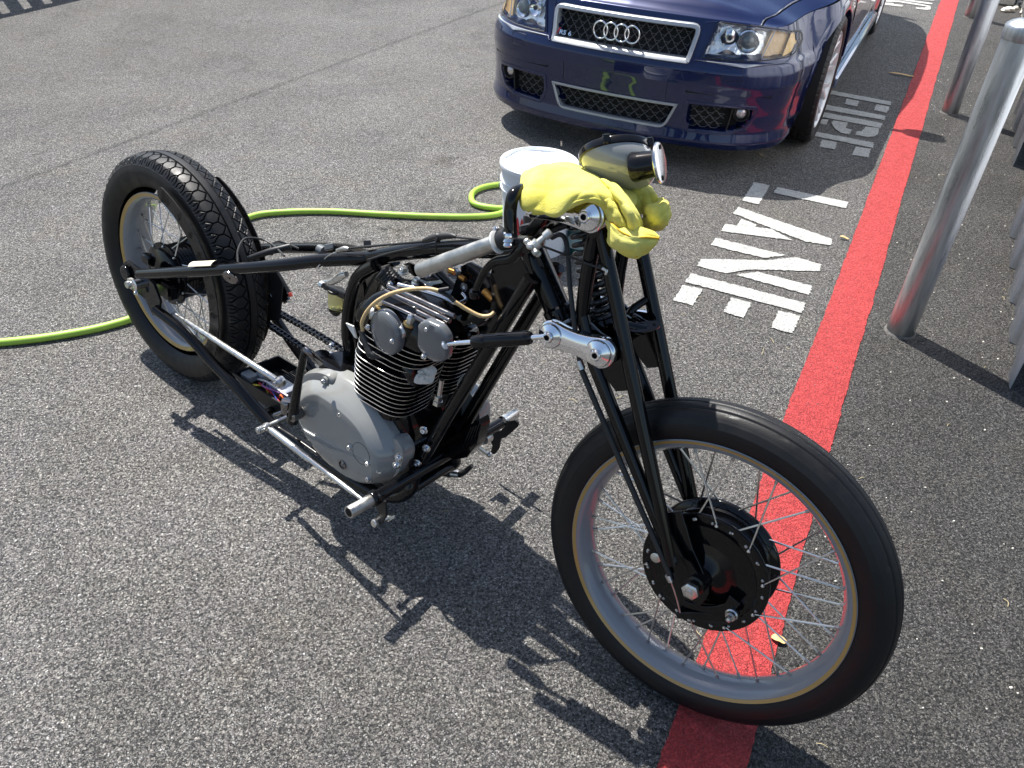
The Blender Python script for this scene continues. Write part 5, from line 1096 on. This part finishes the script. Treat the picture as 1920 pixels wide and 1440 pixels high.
# right-hand lobe bunched behind
cloth(m, [[(1162, 340, -.04), (1185, 338, -.06), (1205, 345, -.06), (1222, 358, -.06), (1230, 372, -.06)],
          [(1172, 358, -.01), (1192, 352, -.02), (1212, 362, -.02), (1226, 376, -.02), (1232, 388, -.03)],
          [(1182, 380, .01), (1200, 378, .0), (1216, 384, .0), (1228, 392, -.01), (1232, 400, -.02)],
          [(1190, 405, .02), (1204, 402, .01), (1216, 404, .005), (1226, 408, .0), (1230, 414, -.01)]], 12, 12, .0020, 9)
ctrs = FP(1225, 402, -.03); lob = []
cloth(m, [[(1200, 388, -.03), (1212, 384, -.01), (1226, 380, -.02), (1238, 374, -.03), (1244, 376, -.05)],
          [(1203, 396, .0), (1216, 394, .03), (1232, 388, .03), (1246, 384, .01), (1251, 388, -.03)],
          [(1206, 408, .01), (1218, 408, .045), (1236, 404, .045), (1250, 400, .02), (1254, 402, -.02)],
          [(1206, 420, .0), (1218, 424, .035), (1234, 420, .04), (1248, 414, .015), (1252, 414, -.02)],
          [(1206, 426, -.03), (1218, 432, .0), (1232, 431, .0), (1244, 425, -.01), (1248, 420, -.04)]], 12, 12, .0018, 10)
tow = m.build('towel', YEL, loc=tw, sharp=180); sd = tow.modifiers.new('thick', 'SOLIDIFY'); sd.thickness = .0024; sd.offset = 0
tag(tow, 'crumpled yellow microfibre towel draped over the motorcycle handlebars and fork top', 'towel')
m = MB(); m.tube([FP(x, y, w) for x, y, w in ((1140, 413, .10), (1152, 424, .127), (1168, 437, .134), (1190, 445, .127), (1213, 445, .107), (1235, 447, .077))], .0017, 8, sm=8)
m.tube([FP(x, y, w) for x, y, w in ((1235, 448, .077), (1226, 458, .080), (1208, 471, .101), (1192, 481, .121))], .0019, 8, sm=8); m.build('hem', HEM, tow)
# ================================================================== PARKED CAR
BLUE = mat('dark_blue_paint', (.0018, .0085, .056), .24, metal=.35, coat=1.0, spec=.35)
BLUE.node_tree.nodes['Principled BSDF'].inputs['Coat Roughness'].default_value = .015
SILV = mat('satin_silver_trim', (.36, .375, .395), .36, metal=.5, rvar=.05)
MESH_ = mat('black_grille_mesh', (.07, .068, .066), .3)
GLASSD = mat('tinted_glass', (.02, .025, .028), .04, coat=1.0)
WSIL = mat('silver_wheel_paint', (.55, .56, .57), .32, metal=.35, coat=.3)
car = thing('parked_car', 'dark blue sedan parked nose-on behind the bucket with a silver-framed honeycomb grille', 'car', CW(0, 1.5, 0))
HP = [(0, -.870), (.2, -.862), (.4, -.838), (.55, -.800), (.66, -.745), (.745, -.665), (.80, -.57), (.820, -.45), (.835, -.345), (.882, -.17), (.900, 0), (.900, .3), (.895, .6), (.895, 1.2), (.895, 2.0), (.90, 2.5), (.905, 2.76), (.89, 3.1), (.86, 3.4), (.78, 3.65), (.62, 3.80), (.35, 3.88), (0, 3.9)]
HPs = catmull([(x, y, 0) for x, y in HP], 20)[:, :2]
ar = np.concatenate([[0], np.cumsum(np.hypot(*np.diff(HPs, axis=0).T))])
# columns: even spacing with extra ones near the arches
cs = np.unique(np.concatenate([np.linspace(0, ar[-1], 330)]+[np.interp(yc+k*.352*math.sin(math.radians(a)), HPs[200:, 1], ar[200:]) if 0 else [] for yc in (0,) for k in (1,) for a in (0,)]))
extra = []
side = (HPs[:, 0] > .8)
ys_ = HPs[side][:, 1]; as_ = ar[side]; o_ = np.argsort(ys_)
for yc in (0, 2.76):
    for a in np.linspace(-90, 90, 41): extra.append(np.interp(yc+.352*math.sin(math.radians(a)), ys_[o_], as_[o_]))
cs = np.unique(np.round(np.concatenate([cs, extra]), 5))
CX_ = np.interp(cs, ar, HPs[:, 0]); CY_ = np.interp(cs, ar, HPs[:, 1])
tx, ty = np.gradient(CX_, cs), np.gradient(CY_, cs); nl = np.hypot(tx, ty); NX, NY = -ty/nl*-1, tx/nl*-1
NX, NY = ty/nl, -tx/nl
def ss(x, a, b): t = np.clip((x-a)/(b-a), 0, 1); return t*t*(3-2*t)
fz = [.10, .14, .17, .22, .30, .40, .44, .50, .535, .555, .60, .66, .72]; fo = [-.02, .004, .012, .000, .0, .008, .013, .010, -.004, -.022, -.040, -.062, -.085]
sz = [.10, .19, .25, .35, .50, .60, .68, .75, .85, .95]; sof = [-.05, -.028, -.008, 0, .008, .006, -.004, -.02, -.04, -.055]
def off(Y, z):
    wf = 1-ss(Y, -.50, -.12); wr_ = ss(Y, 3.2, 3.5)
    return np.interp(z, fz, fo)*wf+np.interp(z, sz, sof)*(1-wf)
Zb = lambda Y: np.interp(Y, [-.95, -.87, -.66, -.45, -.15, .2, .6, 1.2, 2.5, 3.4, 3.9], [.716, .716, .690, .700, .745, .800, .86, .90, .94, .95, .93])
def zbot(i):
    Y = CY_[i]; z = .19 if Y > -.3 else .19-.05*ss(-Y, .35, .62)
    if CX_[i] > .8:
        for yc in (0, 2.76):
            d = abs(Y-yc)
            if d < .352: z = max(z, .33+math.sqrt(max(0, .352**2-d*d)))
    return z
GR = [(-.372, .692), (.372, .692), (.352, .528), (-.352, .528)]
HLp = [(.437, .708), (.60, .700), (.70, .684), (.765, .660), (.785, .61), (.778, .566), (.60, .553), (.40, .553)]
LG = [(-.335, .338), (.335, .338), (.285, .212), (-.285, .212)]
SG = [(.385, .352), (.60, .352), (.675, .346), (.682, .31), (.645, .245), (.570, .222), (.40, .222), (.375, .28)]
def inpoly(p, poly):
    x, y = p; c_ = False
    for i in range(len(poly)):
        (x1, y1), (x2, y2) = poly[i], poly[i-1]
        if (y1 > y) != (y2 > y) and x < (x2-x1)*(y-y1)/(y2-y1)+x1: c_ = not c_
    return c_
def shrink(poly, d):
    P = np.array(poly); c_ = P.mean(0); return [tuple(p+(c_-p)/max(1e-6, np.linalg.norm(c_-p))*d) for p in P]
REC = [(shrink(GR, .022), .045), (shrink(LG, .016), .05), (shrink(SG, .014), .05), (shrink(HLp, .016), .055)]
def recess(x, z, Y):
    if Y > -.2: return 0
    for poly, d in REC:
        if inpoly((abs(x), z), [(abs(a) if 0 else a, b) for a, b in poly]): return d
    return 0
NZ = 78
def wall(sgn):
    P = []
    for i in range(len(cs)):
        zb_, zt = zbot(i), float(Zb(CY_[i])); col = []
        for v in np.linspace(0, 1, NZ):
            z = zb_+(zt-zb_)*v; o = off(CY_[i], z); x0, y0 = CX_[i]+NX[i]*o, CY_[i]+NY[i]*o
            r = recess(x0, z, y0) if CY_[i] < -.3 else 0
            # flared arches
            fl = 0
            if CX_[i] > .8:
                for yc in (0, 2.76):
                    dd = math.hypot(CY_[i]-yc, z-.33)
                    if z > .25: fl = max(fl, .016*max(0, 1-max(0, dd-.40)/.10)*(1 if dd > .34 else 1))
            o2 = o+fl-r; col.append(CW(sgn*(CX_[i]+NX[i]*o2), CY_[i]+NY[i]*o2, z))
        P.append(col)
    return P
topE = []
for i in range(len(cs)): z = float(Zb(CY_[i])); o = off(CY_[i], z); topE.append((CX_[i]+NX[i]*o, CY_[i]+NY[i]*o, z))
topE = np.array(topE)
m = MB(); m.grid(wall(1)); m.grid(wall(-1))
# underside and wheel wells
for s in (1, -1):
    for yc in (0, 2.76):
        m.grid([[CW(s*x, yc+.352*math.cos(a), .33+.352*math.sin(a)) for x in (.90, .60)] for a in np.linspace(-.5, math.pi+.5, 30)], 1)
        m.grid([[CW(s*.60, yc+r*math.cos(a), .33+r*math.sin(a)) for r in (.0, .352)] for a in np.linspace(-.5, math.pi+.5, 30)], 1)
m.add([CW(-.60, -.70, .20), CW(.60, -.70, .20), CW(.62, 3.7, .22), CW(-.62, 3.7, .22)], [(0, 1, 2, 3)], 1)
# fender tops (outside the bonnet), cowl and boot deck
ic = int(np.argmin(np.abs(CX_-.745)+100*(CY_ > 0)))
xc_ = topE[ic, 0]; nose = topE[:ic+1]; sid = topE[ic:np.argmax(CY_ > 3.3)]
def HW(Y): return np.interp(Y, sid[:, 1], sid[:, 0], left=xc_)
Zc = lambda Y: np.interp(Y, [-.87, -.80, -.70, -.5, -.2, .2, .62], [.716, .738, .764, .806, .862, .915, .955])
YCOWL = .62
def hood(q, v):
    yn = np.interp(abs(q)*xc_, nose[:, 0], nose[:, 1]); Y = yn+(YCOWL-yn)*v; x = q*HW(Y)
    zb_ = Zb(Y) if v > 0 else Zb(np.interp(abs(q)*xc_, nose[:, 0], CY_[:ic+1]))
    zb_ = float(np.interp(Y, topE[:np.argmax(CY_ > 3.0), 1], topE[:np.argmax(CY_ > 3.0), 2]))
    cr = 1-abs(q)**3.0; ridge = .010*math.exp(-((abs(x)-(.40+.16*ss(Y, -.8, .6)))/.045)**2)*ss(v, .02, .2)
    return CW(x, Y, zb_+(Zc(Y)-zb_)*cr*ss(v, 0, .07)+ridge*cr+.004*ss(v, 0, .05))
for s in (1, -1): m.grid([[hood(s*q, v) for v in np.linspace(0, 1, 60)] for q in np.linspace(.905, 1, 6)])
def deck(q, Y): x = q*np.interp(Y, topE[200:, 1][:], topE[200:, 0]); return x
back = topE[np.argmax(CY_ > 3.05):]; 
m.grid([[CW(q*p[0], p[1], p[2]+.07*(1-abs(q)**3)*(1 if p[1] < 3.7 else .3)) for q in np.linspace(-1, 1, 25)] for p in back if p[1] < 3.86])
m.build('body', [BLUE, DARK], car, sharp=42)
m = MB(); m.grid([[hood(q, v) for v in np.linspace(0, 1, 70)] for q in np.linspace(-.895, .895, 90)]); o = m.build('bonnet', BLUE, car, sharp=50); sd = o.modifiers.new('t', 'SOLIDIFY'); sd.thickness = .006; sd.offset = -1
# greenhouse
stn = [(.60, .86, .02), (.75, .88, .10), (1.0, .89, .27), (1.3, .895, .43), (1.5, .90, .50), (1.9, .915, .53), (2.4, .93, .515), (2.8, .935, .45), (3.05, .94, .30), (3.30, .945, .08)]
m = MB(); gr_ = []
for Y, zb_, h in stn:
    xb = float(np.interp(Y, sid[:, 1], sid[:, 0])) if Y < 3.2 else .80
    row = []
    for a, zf in ((1.0, 0), (.965, .25), (.90, .55), (.80, .80), (.70, .93), (.5, 1.0), (.25, 1.03), (0, 1.04)): row.append((xb*a, zb_+h*zf))
    row = row+[(-x, z) for x, z in row[-2::-1]]; gr_.append([CW(x, Y, z) for x, z in row])
P = np.array(gr_); nu, nv = P.shape[:2]
m.add(P.reshape(-1, 3), [(i*nv+j, (i+1)*nv+j, (i+1)*nv+j+1, i*nv+j+1) for i in range(nu-1) for j in range(nv-1)]); 
k = 0
for i in range(nu-1):
    for j in range(nv-1):
        sidew = j < 3 or j >= nv-4; end = i < 3 or i > nu-4
        m.m[k] = 0 if ((not sidew and not end) or (sidew and i in (4,)) or i == 0) else 1; k += 1
o = m.build('cabin', [BLUE, GLASSD], car, sharp=30)
# surface helper for front details
iN = np.argmax(CY_ > -.30)
def FS(x, z, d=0.0):
    o = off(CY_[:iN], z); xx = CX_[:iN]+NX[:iN]*o; yy = CY_[:iN]+NY[:iN]*o; t = np.interp(abs(x), xx, np.arange(iN)); 
    f = lambda A: np.interp(t, np.arange(iN), A[:iN] if len(A) > iN else A)
    X, Y, nx, ny = f(xx), f(yy), f(NX), f(NY); s = 1 if x >= 0 else -1
    return CW(s*(X+nx*d), Y+ny*d, z)
def xr(poly, z):
    xs_ = []
    for i in range(len(poly)):
        (x1, z1), (x2, z2) = poly[i-1], poly[i]
        if (z1-z)*(z2-z) <= 0 and z1 != z2: xs_.append(x1+(x2-x1)*(z-z1)/(z2-z1))
    return min(xs_), max(xs_)
def patch(m, poly, d, nx=24, nz=12, s=1, mi=0):
    z0, z1 = min(p[1] for p in poly)+1e-4, max(p[1] for p in poly)-1e-4; rows = []
    for z in np.linspace(z0, z1, nz):
        a, b = xr(poly, z); rows.append([FS(s*(a+(b-a)*u), z, d) for u in np.linspace(0, 1, nx)])
    m.grid(rows, mi)
def rounded(poly, r, k=5):
    out = []; n = len(poly)
    for i in range(n):
        p, a, b = np.array(poly[i]), np.array(poly[i-1]), np.array(poly[(i+1) % n]); ri = r if np.isscalar(r) else r[i]
        da, db = (a-p)/np.linalg.norm(a-p), (b-p)/np.linalg.norm(b-p); p0, p1 = p+da*ri, p+db*ri
        for t in np.linspace(0, 1, k): out.append(tuple((1-t)**2*p0+2*t*(1-t)*p+t*t*p1))
    return out
def dense(poly, st=.02):
    out = []
    for i in range(len(poly)):
        a, b = np.array(poly[i]), np.array(poly[(i+1) % len(poly)]); k = max(1, int(np.linalg.norm(b-a)/st))
        for j in range(k): out.append(tuple(a+(b-a)*j/k))
    return out
def ring(m, poly, wd, d0, d1, s=1, mi=0):
    P = np.array(dense(poly)); n = len(P); T = np.roll(P, -1, 0)-np.roll(P, 1, 0); T /= np.linalg.norm(T, axis=1)[:, None]; N = np.stack([-T[:, 1], T[:, 0]], 1)
    if ((P.mean(0)-P[0])@N[0]) < 0: N = -N
    rows = []
    for p, nn in zip(P, N):
        q = p+nn*wd; h = p+nn*wd*.18; g = p+nn*wd*.82
        rows.append([FS(s*p[0], p[1], d0), FS(s*p[0], p[1], d1*.7), FS(s*h[0], h[1], d1), FS(s*g[0], g[1], d1), FS(s*q[0], q[1], d1*.7), FS(s*q[0], q[1], d0)])
    m.grid(rows, mi, cu=True)
def honey(m, poly, d, px=.043, pz=.0235, s=1, r=.0013):
    z0, z1 = min(p[1] for p in poly), max(p[1] for p in poly); x0, x1 = min(p[0] for p in poly), max(p[0] for p in poly); done = set()
    nzr = int((z1-z0)/pz)+3; nxr = int((x1-x0)/px)+3
    for r_ in range(-1, nzr):
        for c_ in range(-1, nxr):
            cx, cz = x0+c_*px+(px/2 if r_ % 2 else 0), z0+r_*pz
            hx = [(cx-px*.5, cz-pz*.18), (cx-px*.17, cz-pz*.5+.0), (cx+px*.17, cz-pz*.5), (cx+px*.5, cz-pz*.18), (cx+px*.5, cz+pz*.18)]
            hx = [(cx-px*.5, cz+pz*.0), (cx-px*.20, cz-pz*.5), (cx+px*.20, cz-pz*.5), (cx+px*.5, cz)]
            for a, b in zip(hx[:-1], hx[1:]):
                if inpoly(a, poly) and inpoly(b, poly): m.tube([FS(s*a[0], a[1], d), FS(s*b[0], b[1], d)], r, 5, cap=False)
            a, b = (cx-px*.2, cz-pz*.5), (cx-px*.5, cz); 
            for a, b in (((cx-px*.5, cz), (cx-px*.2, cz+pz*.5)), ((cx+px*.5, cz), (cx+px*.2, cz+pz*.5))):
                if inpoly(a, poly) and inpoly(b, poly): m.tube([FS(s*a[0], a[1], d), FS(s*b[0], b[1], d)], r, 5, cap=False)
# main grille
GRr = rounded(GR, [.045, .045, .012, .012])
m = MB(); patch(m, shrink(GR, .01), -.040); o = m.build('grille', DARK, car)
m = MB(); honey(m, shrink(GR, .02), -.016, .046, .026, r=.0017); m.build('grille_mesh', MESH_, o)
m = MB(); ring(m, GRr, .021, -.03, .017); m.build('grille_frame', SILV, o)
# dark-blue bonnet fillets beside the grille
m = MB()
for s in (1,): ring(m, rounded([(.376, .700), (.432, .708), (.392, .548), (.362, .520)], .006), .004, -.01, .006, s)
m.build('grille_surround', BLUE, o)
m = MB(); ring(m, rounded([(.376, .700), (.432, .708), (.392, .548), (.362, .520)], .006), .004, -.01, .006, -1); m.build('grille_surround', BLUE, o)
# four interlocking rings
m = MB()
for i in range(4):
    cx = -.0205+(-1.5+i)*.0535; c_ = FS(cx, .614, .022); nrm_ = nrm(FS(cx, .614, .03)-FS(cx, .614, .0)); up = nrm(V(0, 0, 1)-nrm_*nrm_[2]); rt = np.cross(up, nrm_); nrm_ = nrm_+up*.15
    m.tube([c_+(rt*.036*math.cos(t)+up*.039*math.sin(t))+nrm_*(.0015*(i % 2)) for t in np.linspace(0, 2*np.pi, 49)], .0043, 10)
m.build('ring_emblem', CHROME, o)
tv_, tf_ = text_mesh('RS', .036, True); tv2, tf2 = text_mesh('6', .036, True)
m = MB(); m.add([FS(-.322+v[0], .562+v[1]*.75, .002+.004) for v in tv_], tf_); w_ = tv_[:, 0].max(); m.add([FS(-.322+v[0]+w_+.012, .562+v[1]*.75, .006) for v in tv2], tf2); m.build('badge_lettering', CHROME, o)
m = MB(); patch(m, [(-.337, .562), (-.330, .562), (-.318, .589), (-.325, .589)], .005, 3, 4); m.build('badge_red_mark', REDL, o)
# lower grilles and fog lamps
m = MB(); patch(m, shrink(LG, .008), -.045); o = m.build('lower_grille', DARK, car)
m = MB(); honey(m, shrink(LG, .016), -.014, .052, .024, r=.0015); m.build('grille_mesh', MESH_, o)
m = MB(); ring(m, rounded(LG, [.006, .006, .035, .035]), .013, -.02, .010); m.build('grille_frame', SILV, o)
for s in (1, -1):
    m = MB(); patch(m, shrink(SG, .006), -.045, s=s); o = m.build('side_intake', DARK, car)
    m = MB(); honey(m, shrink([(.385, .352), (.575, .352), (.56, .222), (.38, .222)], .008), -.016, .052, .024, s=s, r=.0015); m.build('grille_mesh', MESH_, o)
    m = MB(); ring(m, rounded([(.585, .350), (.677, .344), (.683, .31), (.640, .245), (.572, .224)], .012), .006, -.03, -.004, s); m.build('intake_bezel', SATIN, o)
    m = MB(); ring(m, rounded([(.372, .362), (.60, .362), (.690, .354), (.698, .31), (.655, .236), (.574, .210), (.392, .210), (.360, .28)], .012), .016, -.03, .0035, s); m.build('intake_surround', BLUE, o)
    c_ = FS(s*.628, .318, -.004); n_ = nrm(FS(s*.52, .318, .1)-FS(s*.52, .318, 0)); m = MB(); m.lathe(c_-n_*.03, n_, [(.040, 0), (.040, .028), (.036, .030), (.031, .012), (.0, .010)], 32); m.build('fog_lamp', SATIN, car)
    ol = bpy.data.objects[-1] if False else None
    m = MB(); m.lathe(c_-n_*.018, n_, [(.024, 0), (.0235, .006), (.016, .012), (0, .015)], 28); m.build('fog_lens', mat('fog_glass', (.55, .5, .5), .08, metal=.6), car)
    m = MB(); patch(m, [(.36, .408), (.74, .400), (.735, .390), (.36, .398)], .0015, 30, 3, s); m.build('bumper_groove', DARK, car)
    m = MB(); ring(m, rounded([(.505, .528), (.60, .528), (.598, .470), (.515, .470)], .014), .0022, -.001, .0016, s); m.build('washer_cover_seam', mat('panel_seam', (.004, .006, .02), .4), car)
    # headlamp
    HR = rounded(HLp, [.02, .001, .02, .03, .02, .02, .001, .012])
    hb_ = MB(); patch(hb_, shrink(HLp, .006), -.050, s=s); hl = hb_.build('headlight', mat('lamp_reflector', (.85, .87, .88), .24, metal=.7, bump=.35, bscale=22), car)
    m = MB(); patch(m, [(.685, .682), (.74, .668), (.762, .650), (.775, .60), (.770, .572), (.665, .560)], -.030, 14, 10, s); m.build('turn_signal', mat('amber_lens', (.80, .52, .24), .15, trans=.2, coat=.6, bump=.5, bscale=60), hl)
    m = MB(); patch(m, [(.745, .662), (.762, .652), (.779, .61), (.772, .570), (.740, .568)], -.008, 5, 8, s); m.build('amber_marker', mat('pale_amber', (.78, .50, .16), .25, coat=.5), hl)
    m = MB(); m.tube([FS(s*.685, .684, -.010), FS(s*.672, .62, -.010), FS(s*.660, .562, -.010)], .003, 8, sm=4); m.build('divider', SILV, hl)
    n_ = nrm(FS(s*.5, .62, .1)-FS(s*.5, .62, 0)); c_ = FS(s*.592, .628, -.030)
    m = MB(); m.lathe(c_-n_*.02, n_, [(.052, -.01), (.052, .022), (.047, .026), (.041, .020), (.036, .018)], 40, caps=False); m.build('projector_bezel', CHROME, hl)
    m = MB(); m.lathe(c_, n_, [(.037, -.02), (.036, 0), (.028, .012), (.014, .018), (0, .019)], 36); m.build('projector_lens', mat('projector_glass', (.10, .12, .13), .03, coat=1), hl)
    c_ = FS(s*.505, .640, -.035); m = MB(); m.lathe(c_, n_, [(.040, .012), (.030, .002), (.014, -.006), (.012, .008), (0, .01)], 30, caps=False); m.build('high_beam_cup', CHROME, hl)
    m = MB(); m.lathe(c_+n_*.004, n_, [(.012, 0), (.011, .012), (0, .016)], 20); m.build('bulb_cap', SATIN, hl)
    m = MB(); m.grid([[FS(s*(.46+.10*u), .570+.022*math.sin(math.pi*u)*v, -.03+.01*v) for v in (0, .5, 1)] for u in np.linspace(0, 1, 14)]); m.build('lamp_shroud', mat('smoked_chrome', (.25, .24, .25), .2, metal=.8), hl)
    m = MB(); ring(m, HR, .0045, -.02, .003, s); m.build('lamp_gasket', SATIN, hl)
    m = MB(); patch(m, HLp, .002, 40, 16, s); gl = m.build('lens', mat('clear_lamp_glass', (.97, .98, .98), .02, trans=1.0, ior=1.12, coat=.6), hl)
    m = MB(); patch(m, [(.375, .550), (.60, .547), (.79, .558), (.792, .548), (.60, .533), (.368, .535)], .007, 40, 3, s); m.build('lamp_trim', SILV, hl)
# number-plate filler seams
for x in (-.27, .27):
    m = MB(); patch(m, [(x-.001, .352), (x+.001, .352), (x+.001, .452), (x-.001, .452)], .0012, 2, 8); m.build('plate_filler_seam', DARK, car)
# bumper to wing joint, sill and door shut lines, arches
def sidepath(m, pts, r, s):
    P = []
    for Y, z in pts: x = float(np.interp(Y, ys_[o_], HPs[side][:, 0][o_]))+off(Y, z); P.append(CW(s*(x+.001), Y, z))
    m.tube(P, r, 6, sm=3)
for s in (1, -1):
    for pth_, r_ in (([(-.43, .545), (-.40, .44), (-.375, .33)], .0022), ([(.62, .86), (.60, .6), (.56, .4), (.55, .24)], .0025), ([(1.62, .90), (1.64, .6), (1.62, .24)], .0025)):
        m = MB(); sidepath(m, pth_, r_, s); m.build('panel_seam' if r_ < .0024 else 'door_seam', DARK, car)
    m = MB(); m.box(CW(s*.90, 1.38, .215), LAT, FWD, V(0, 0, 1), .022, .98, .035, .012); m.build('side_sill', mat('bright_sill', (.10, .14, .24), .12, metal=.5, coat=1), car)
    for yc in (0, 2.76):
        m = MB(); rows = []
        for a in np.linspace(math.radians(8 if yc == 0 else 2), math.radians(172), 50):
            row = []
            for r, d in ((.350, -.03), (.350, .014), (.356, .018), (.392, .015), (.400, .008)):
                Y, z = yc-r*math.cos(a), .33+r*math.sin(a); x = float(np.interp(Y, ys_[o_], HPs[side][:, 0][o_]))+off(Y, min(z, .7)); row.append(CW(s*(x+d+.004), Y, z))
            rows.append(row)
        m.grid(rows); m.build('wheel_arch_lip', BLUE, car, sharp=40)
    # mirrors
    m = MB(); c_ = CW(s*.985, .72, .96); m.lathe(c_-LAT*s*.11, LAT*s, [(.03, 0), (.06, .03), (.075, .08), (.075, .16), (.062, .20), (.03, .215), (0, .217)], 24); m.tube([CW(s*.84, .70, .90), CW(s*.92, .71, .93)], .025, 10); m.build('side_mirror', mat('satin_mirror_shell', (.5, .52, .55), .3, metal=.8), car)
    for yc in (0, 2.76):
        wc = CW(s*.789, yc, .33); ax = LAT*s; R_t = .33; NT = 360; th = np.linspace(0, 2*np.pi, NT, endpoint=False)
        rim_o = MB(); rim_o.lathe(wc, ax, [(r, h) for h, r in ((.105, .245), (.117, .246), (.120, .243), (.116, .238), (.104, .232), (.07, .226), (-.08, .222), (-.10, .23), (-.105, .245), (-.09, .243), (.09, .240))], 80, closed=True)
        wh = rim_o.build('wheel', WSIL, car)
        prof = []; 
        for w, r in [(-.108, .246), (-.122, .262), (-.128, .285), (-.124, .310), (-.112, .322), (-.104, .3265)]+[(x, .3275+.0025*(1-abs(x)/.1)) for x in np.linspace(-.096, .096, 40)]+[(.104, .3265), (.112, .322), (.124, .310), (.128, .285), (.122, .262), (.108, .246)]: prof.append((w, r))
        P = []
        for t in th:
            row = []
            for w, r in prof:
                g = 0
                if abs(w) < .1:
                    for gc in (-.055, -.018, .018, .055): g = max(g, .006*max(0, 1-abs(w-gc)/.005)**.5)
                if .058 < abs(w) < .118:
                    f = (t*64/(2*np.pi)+abs(w)*4) % 1; g = max(g, .0045 if f < .14 else 0)
                row.append(wc+ax*w+(FWD*math.cos(t)+V(0, 0, 1)*math.sin(t))*(r-g))
            P.append(row)
        m = MB(); m.grid(P, cu=True); m.build('tyre', RUBBER, wh, sharp=30)
        m = MB(); NS_ = 9
        for k in range(NS_):
            t = 2*np.pi*k/NS_+.2; d1 = FWD*math.cos(t)+V(0, 0, 1)*math.sin(t); e1 = -FWD*math.sin(t)+V(0, 0, 1)*math.cos(t)
            for sg in (1, -1):
                pts = [wc+d1*.045+ax*.070, wc+d1*.12+e1*sg*.006+ax*.082, wc+d1*.175+e1*sg*.016+ax*.098, wc+d1*.236+e1*sg*.038+ax*.112]
                wd = [.018, .014, .012, .014]; Pc = catmull(pts, 4); Wd = np.interp(np.linspace(0, 1, len(Pc)), np.linspace(0, 1, 4), wd); rows = []
                for p, w_ in zip(Pc, Wd): rows.append([p+e1*w_*.8-ax*.028, p+e1*w_-ax*.004, p+e1*w_*.7+ax*.002, p-e1*w_*.7+ax*.002, p-e1*w_-ax*.004, p-e1*w_*.8-ax*.028])
                m.grid(rows, cv=True)
        m.lathe(wc+ax*.03, ax, [(.07, 0), (.07, .035), (.06, .045), (.034, .05), (.03, .056), (0, .058)], 36); m.build('wheel_spokes', WSIL, wh, sharp=35)
        m = MB(); m.lathe(wc, ax, [(.17, -.02), (.17, .01), (.05, .012)], 48); m.build('brake_disc', STEEL, wh)
        for k in range(5): pass
# tail lamps and rear plate side simple panels so the back looks finished
m = MB()
for s in (1, -1): m.box(CW(s*.60, 3.80, .80), nrm(LAT+FWD*-.28*s), FWD, V(0, 0, 1), .16, .02, .07, .01)
m.build('tail_lamp', mat('red_lamp', (.35, .01, .01), .1, coat=1), car)
# ------------------------------------------------------------------ finish
for o in bpy.data.objects:
    if o.type == 'MESH': o.data.validate(clean_customdata=False)
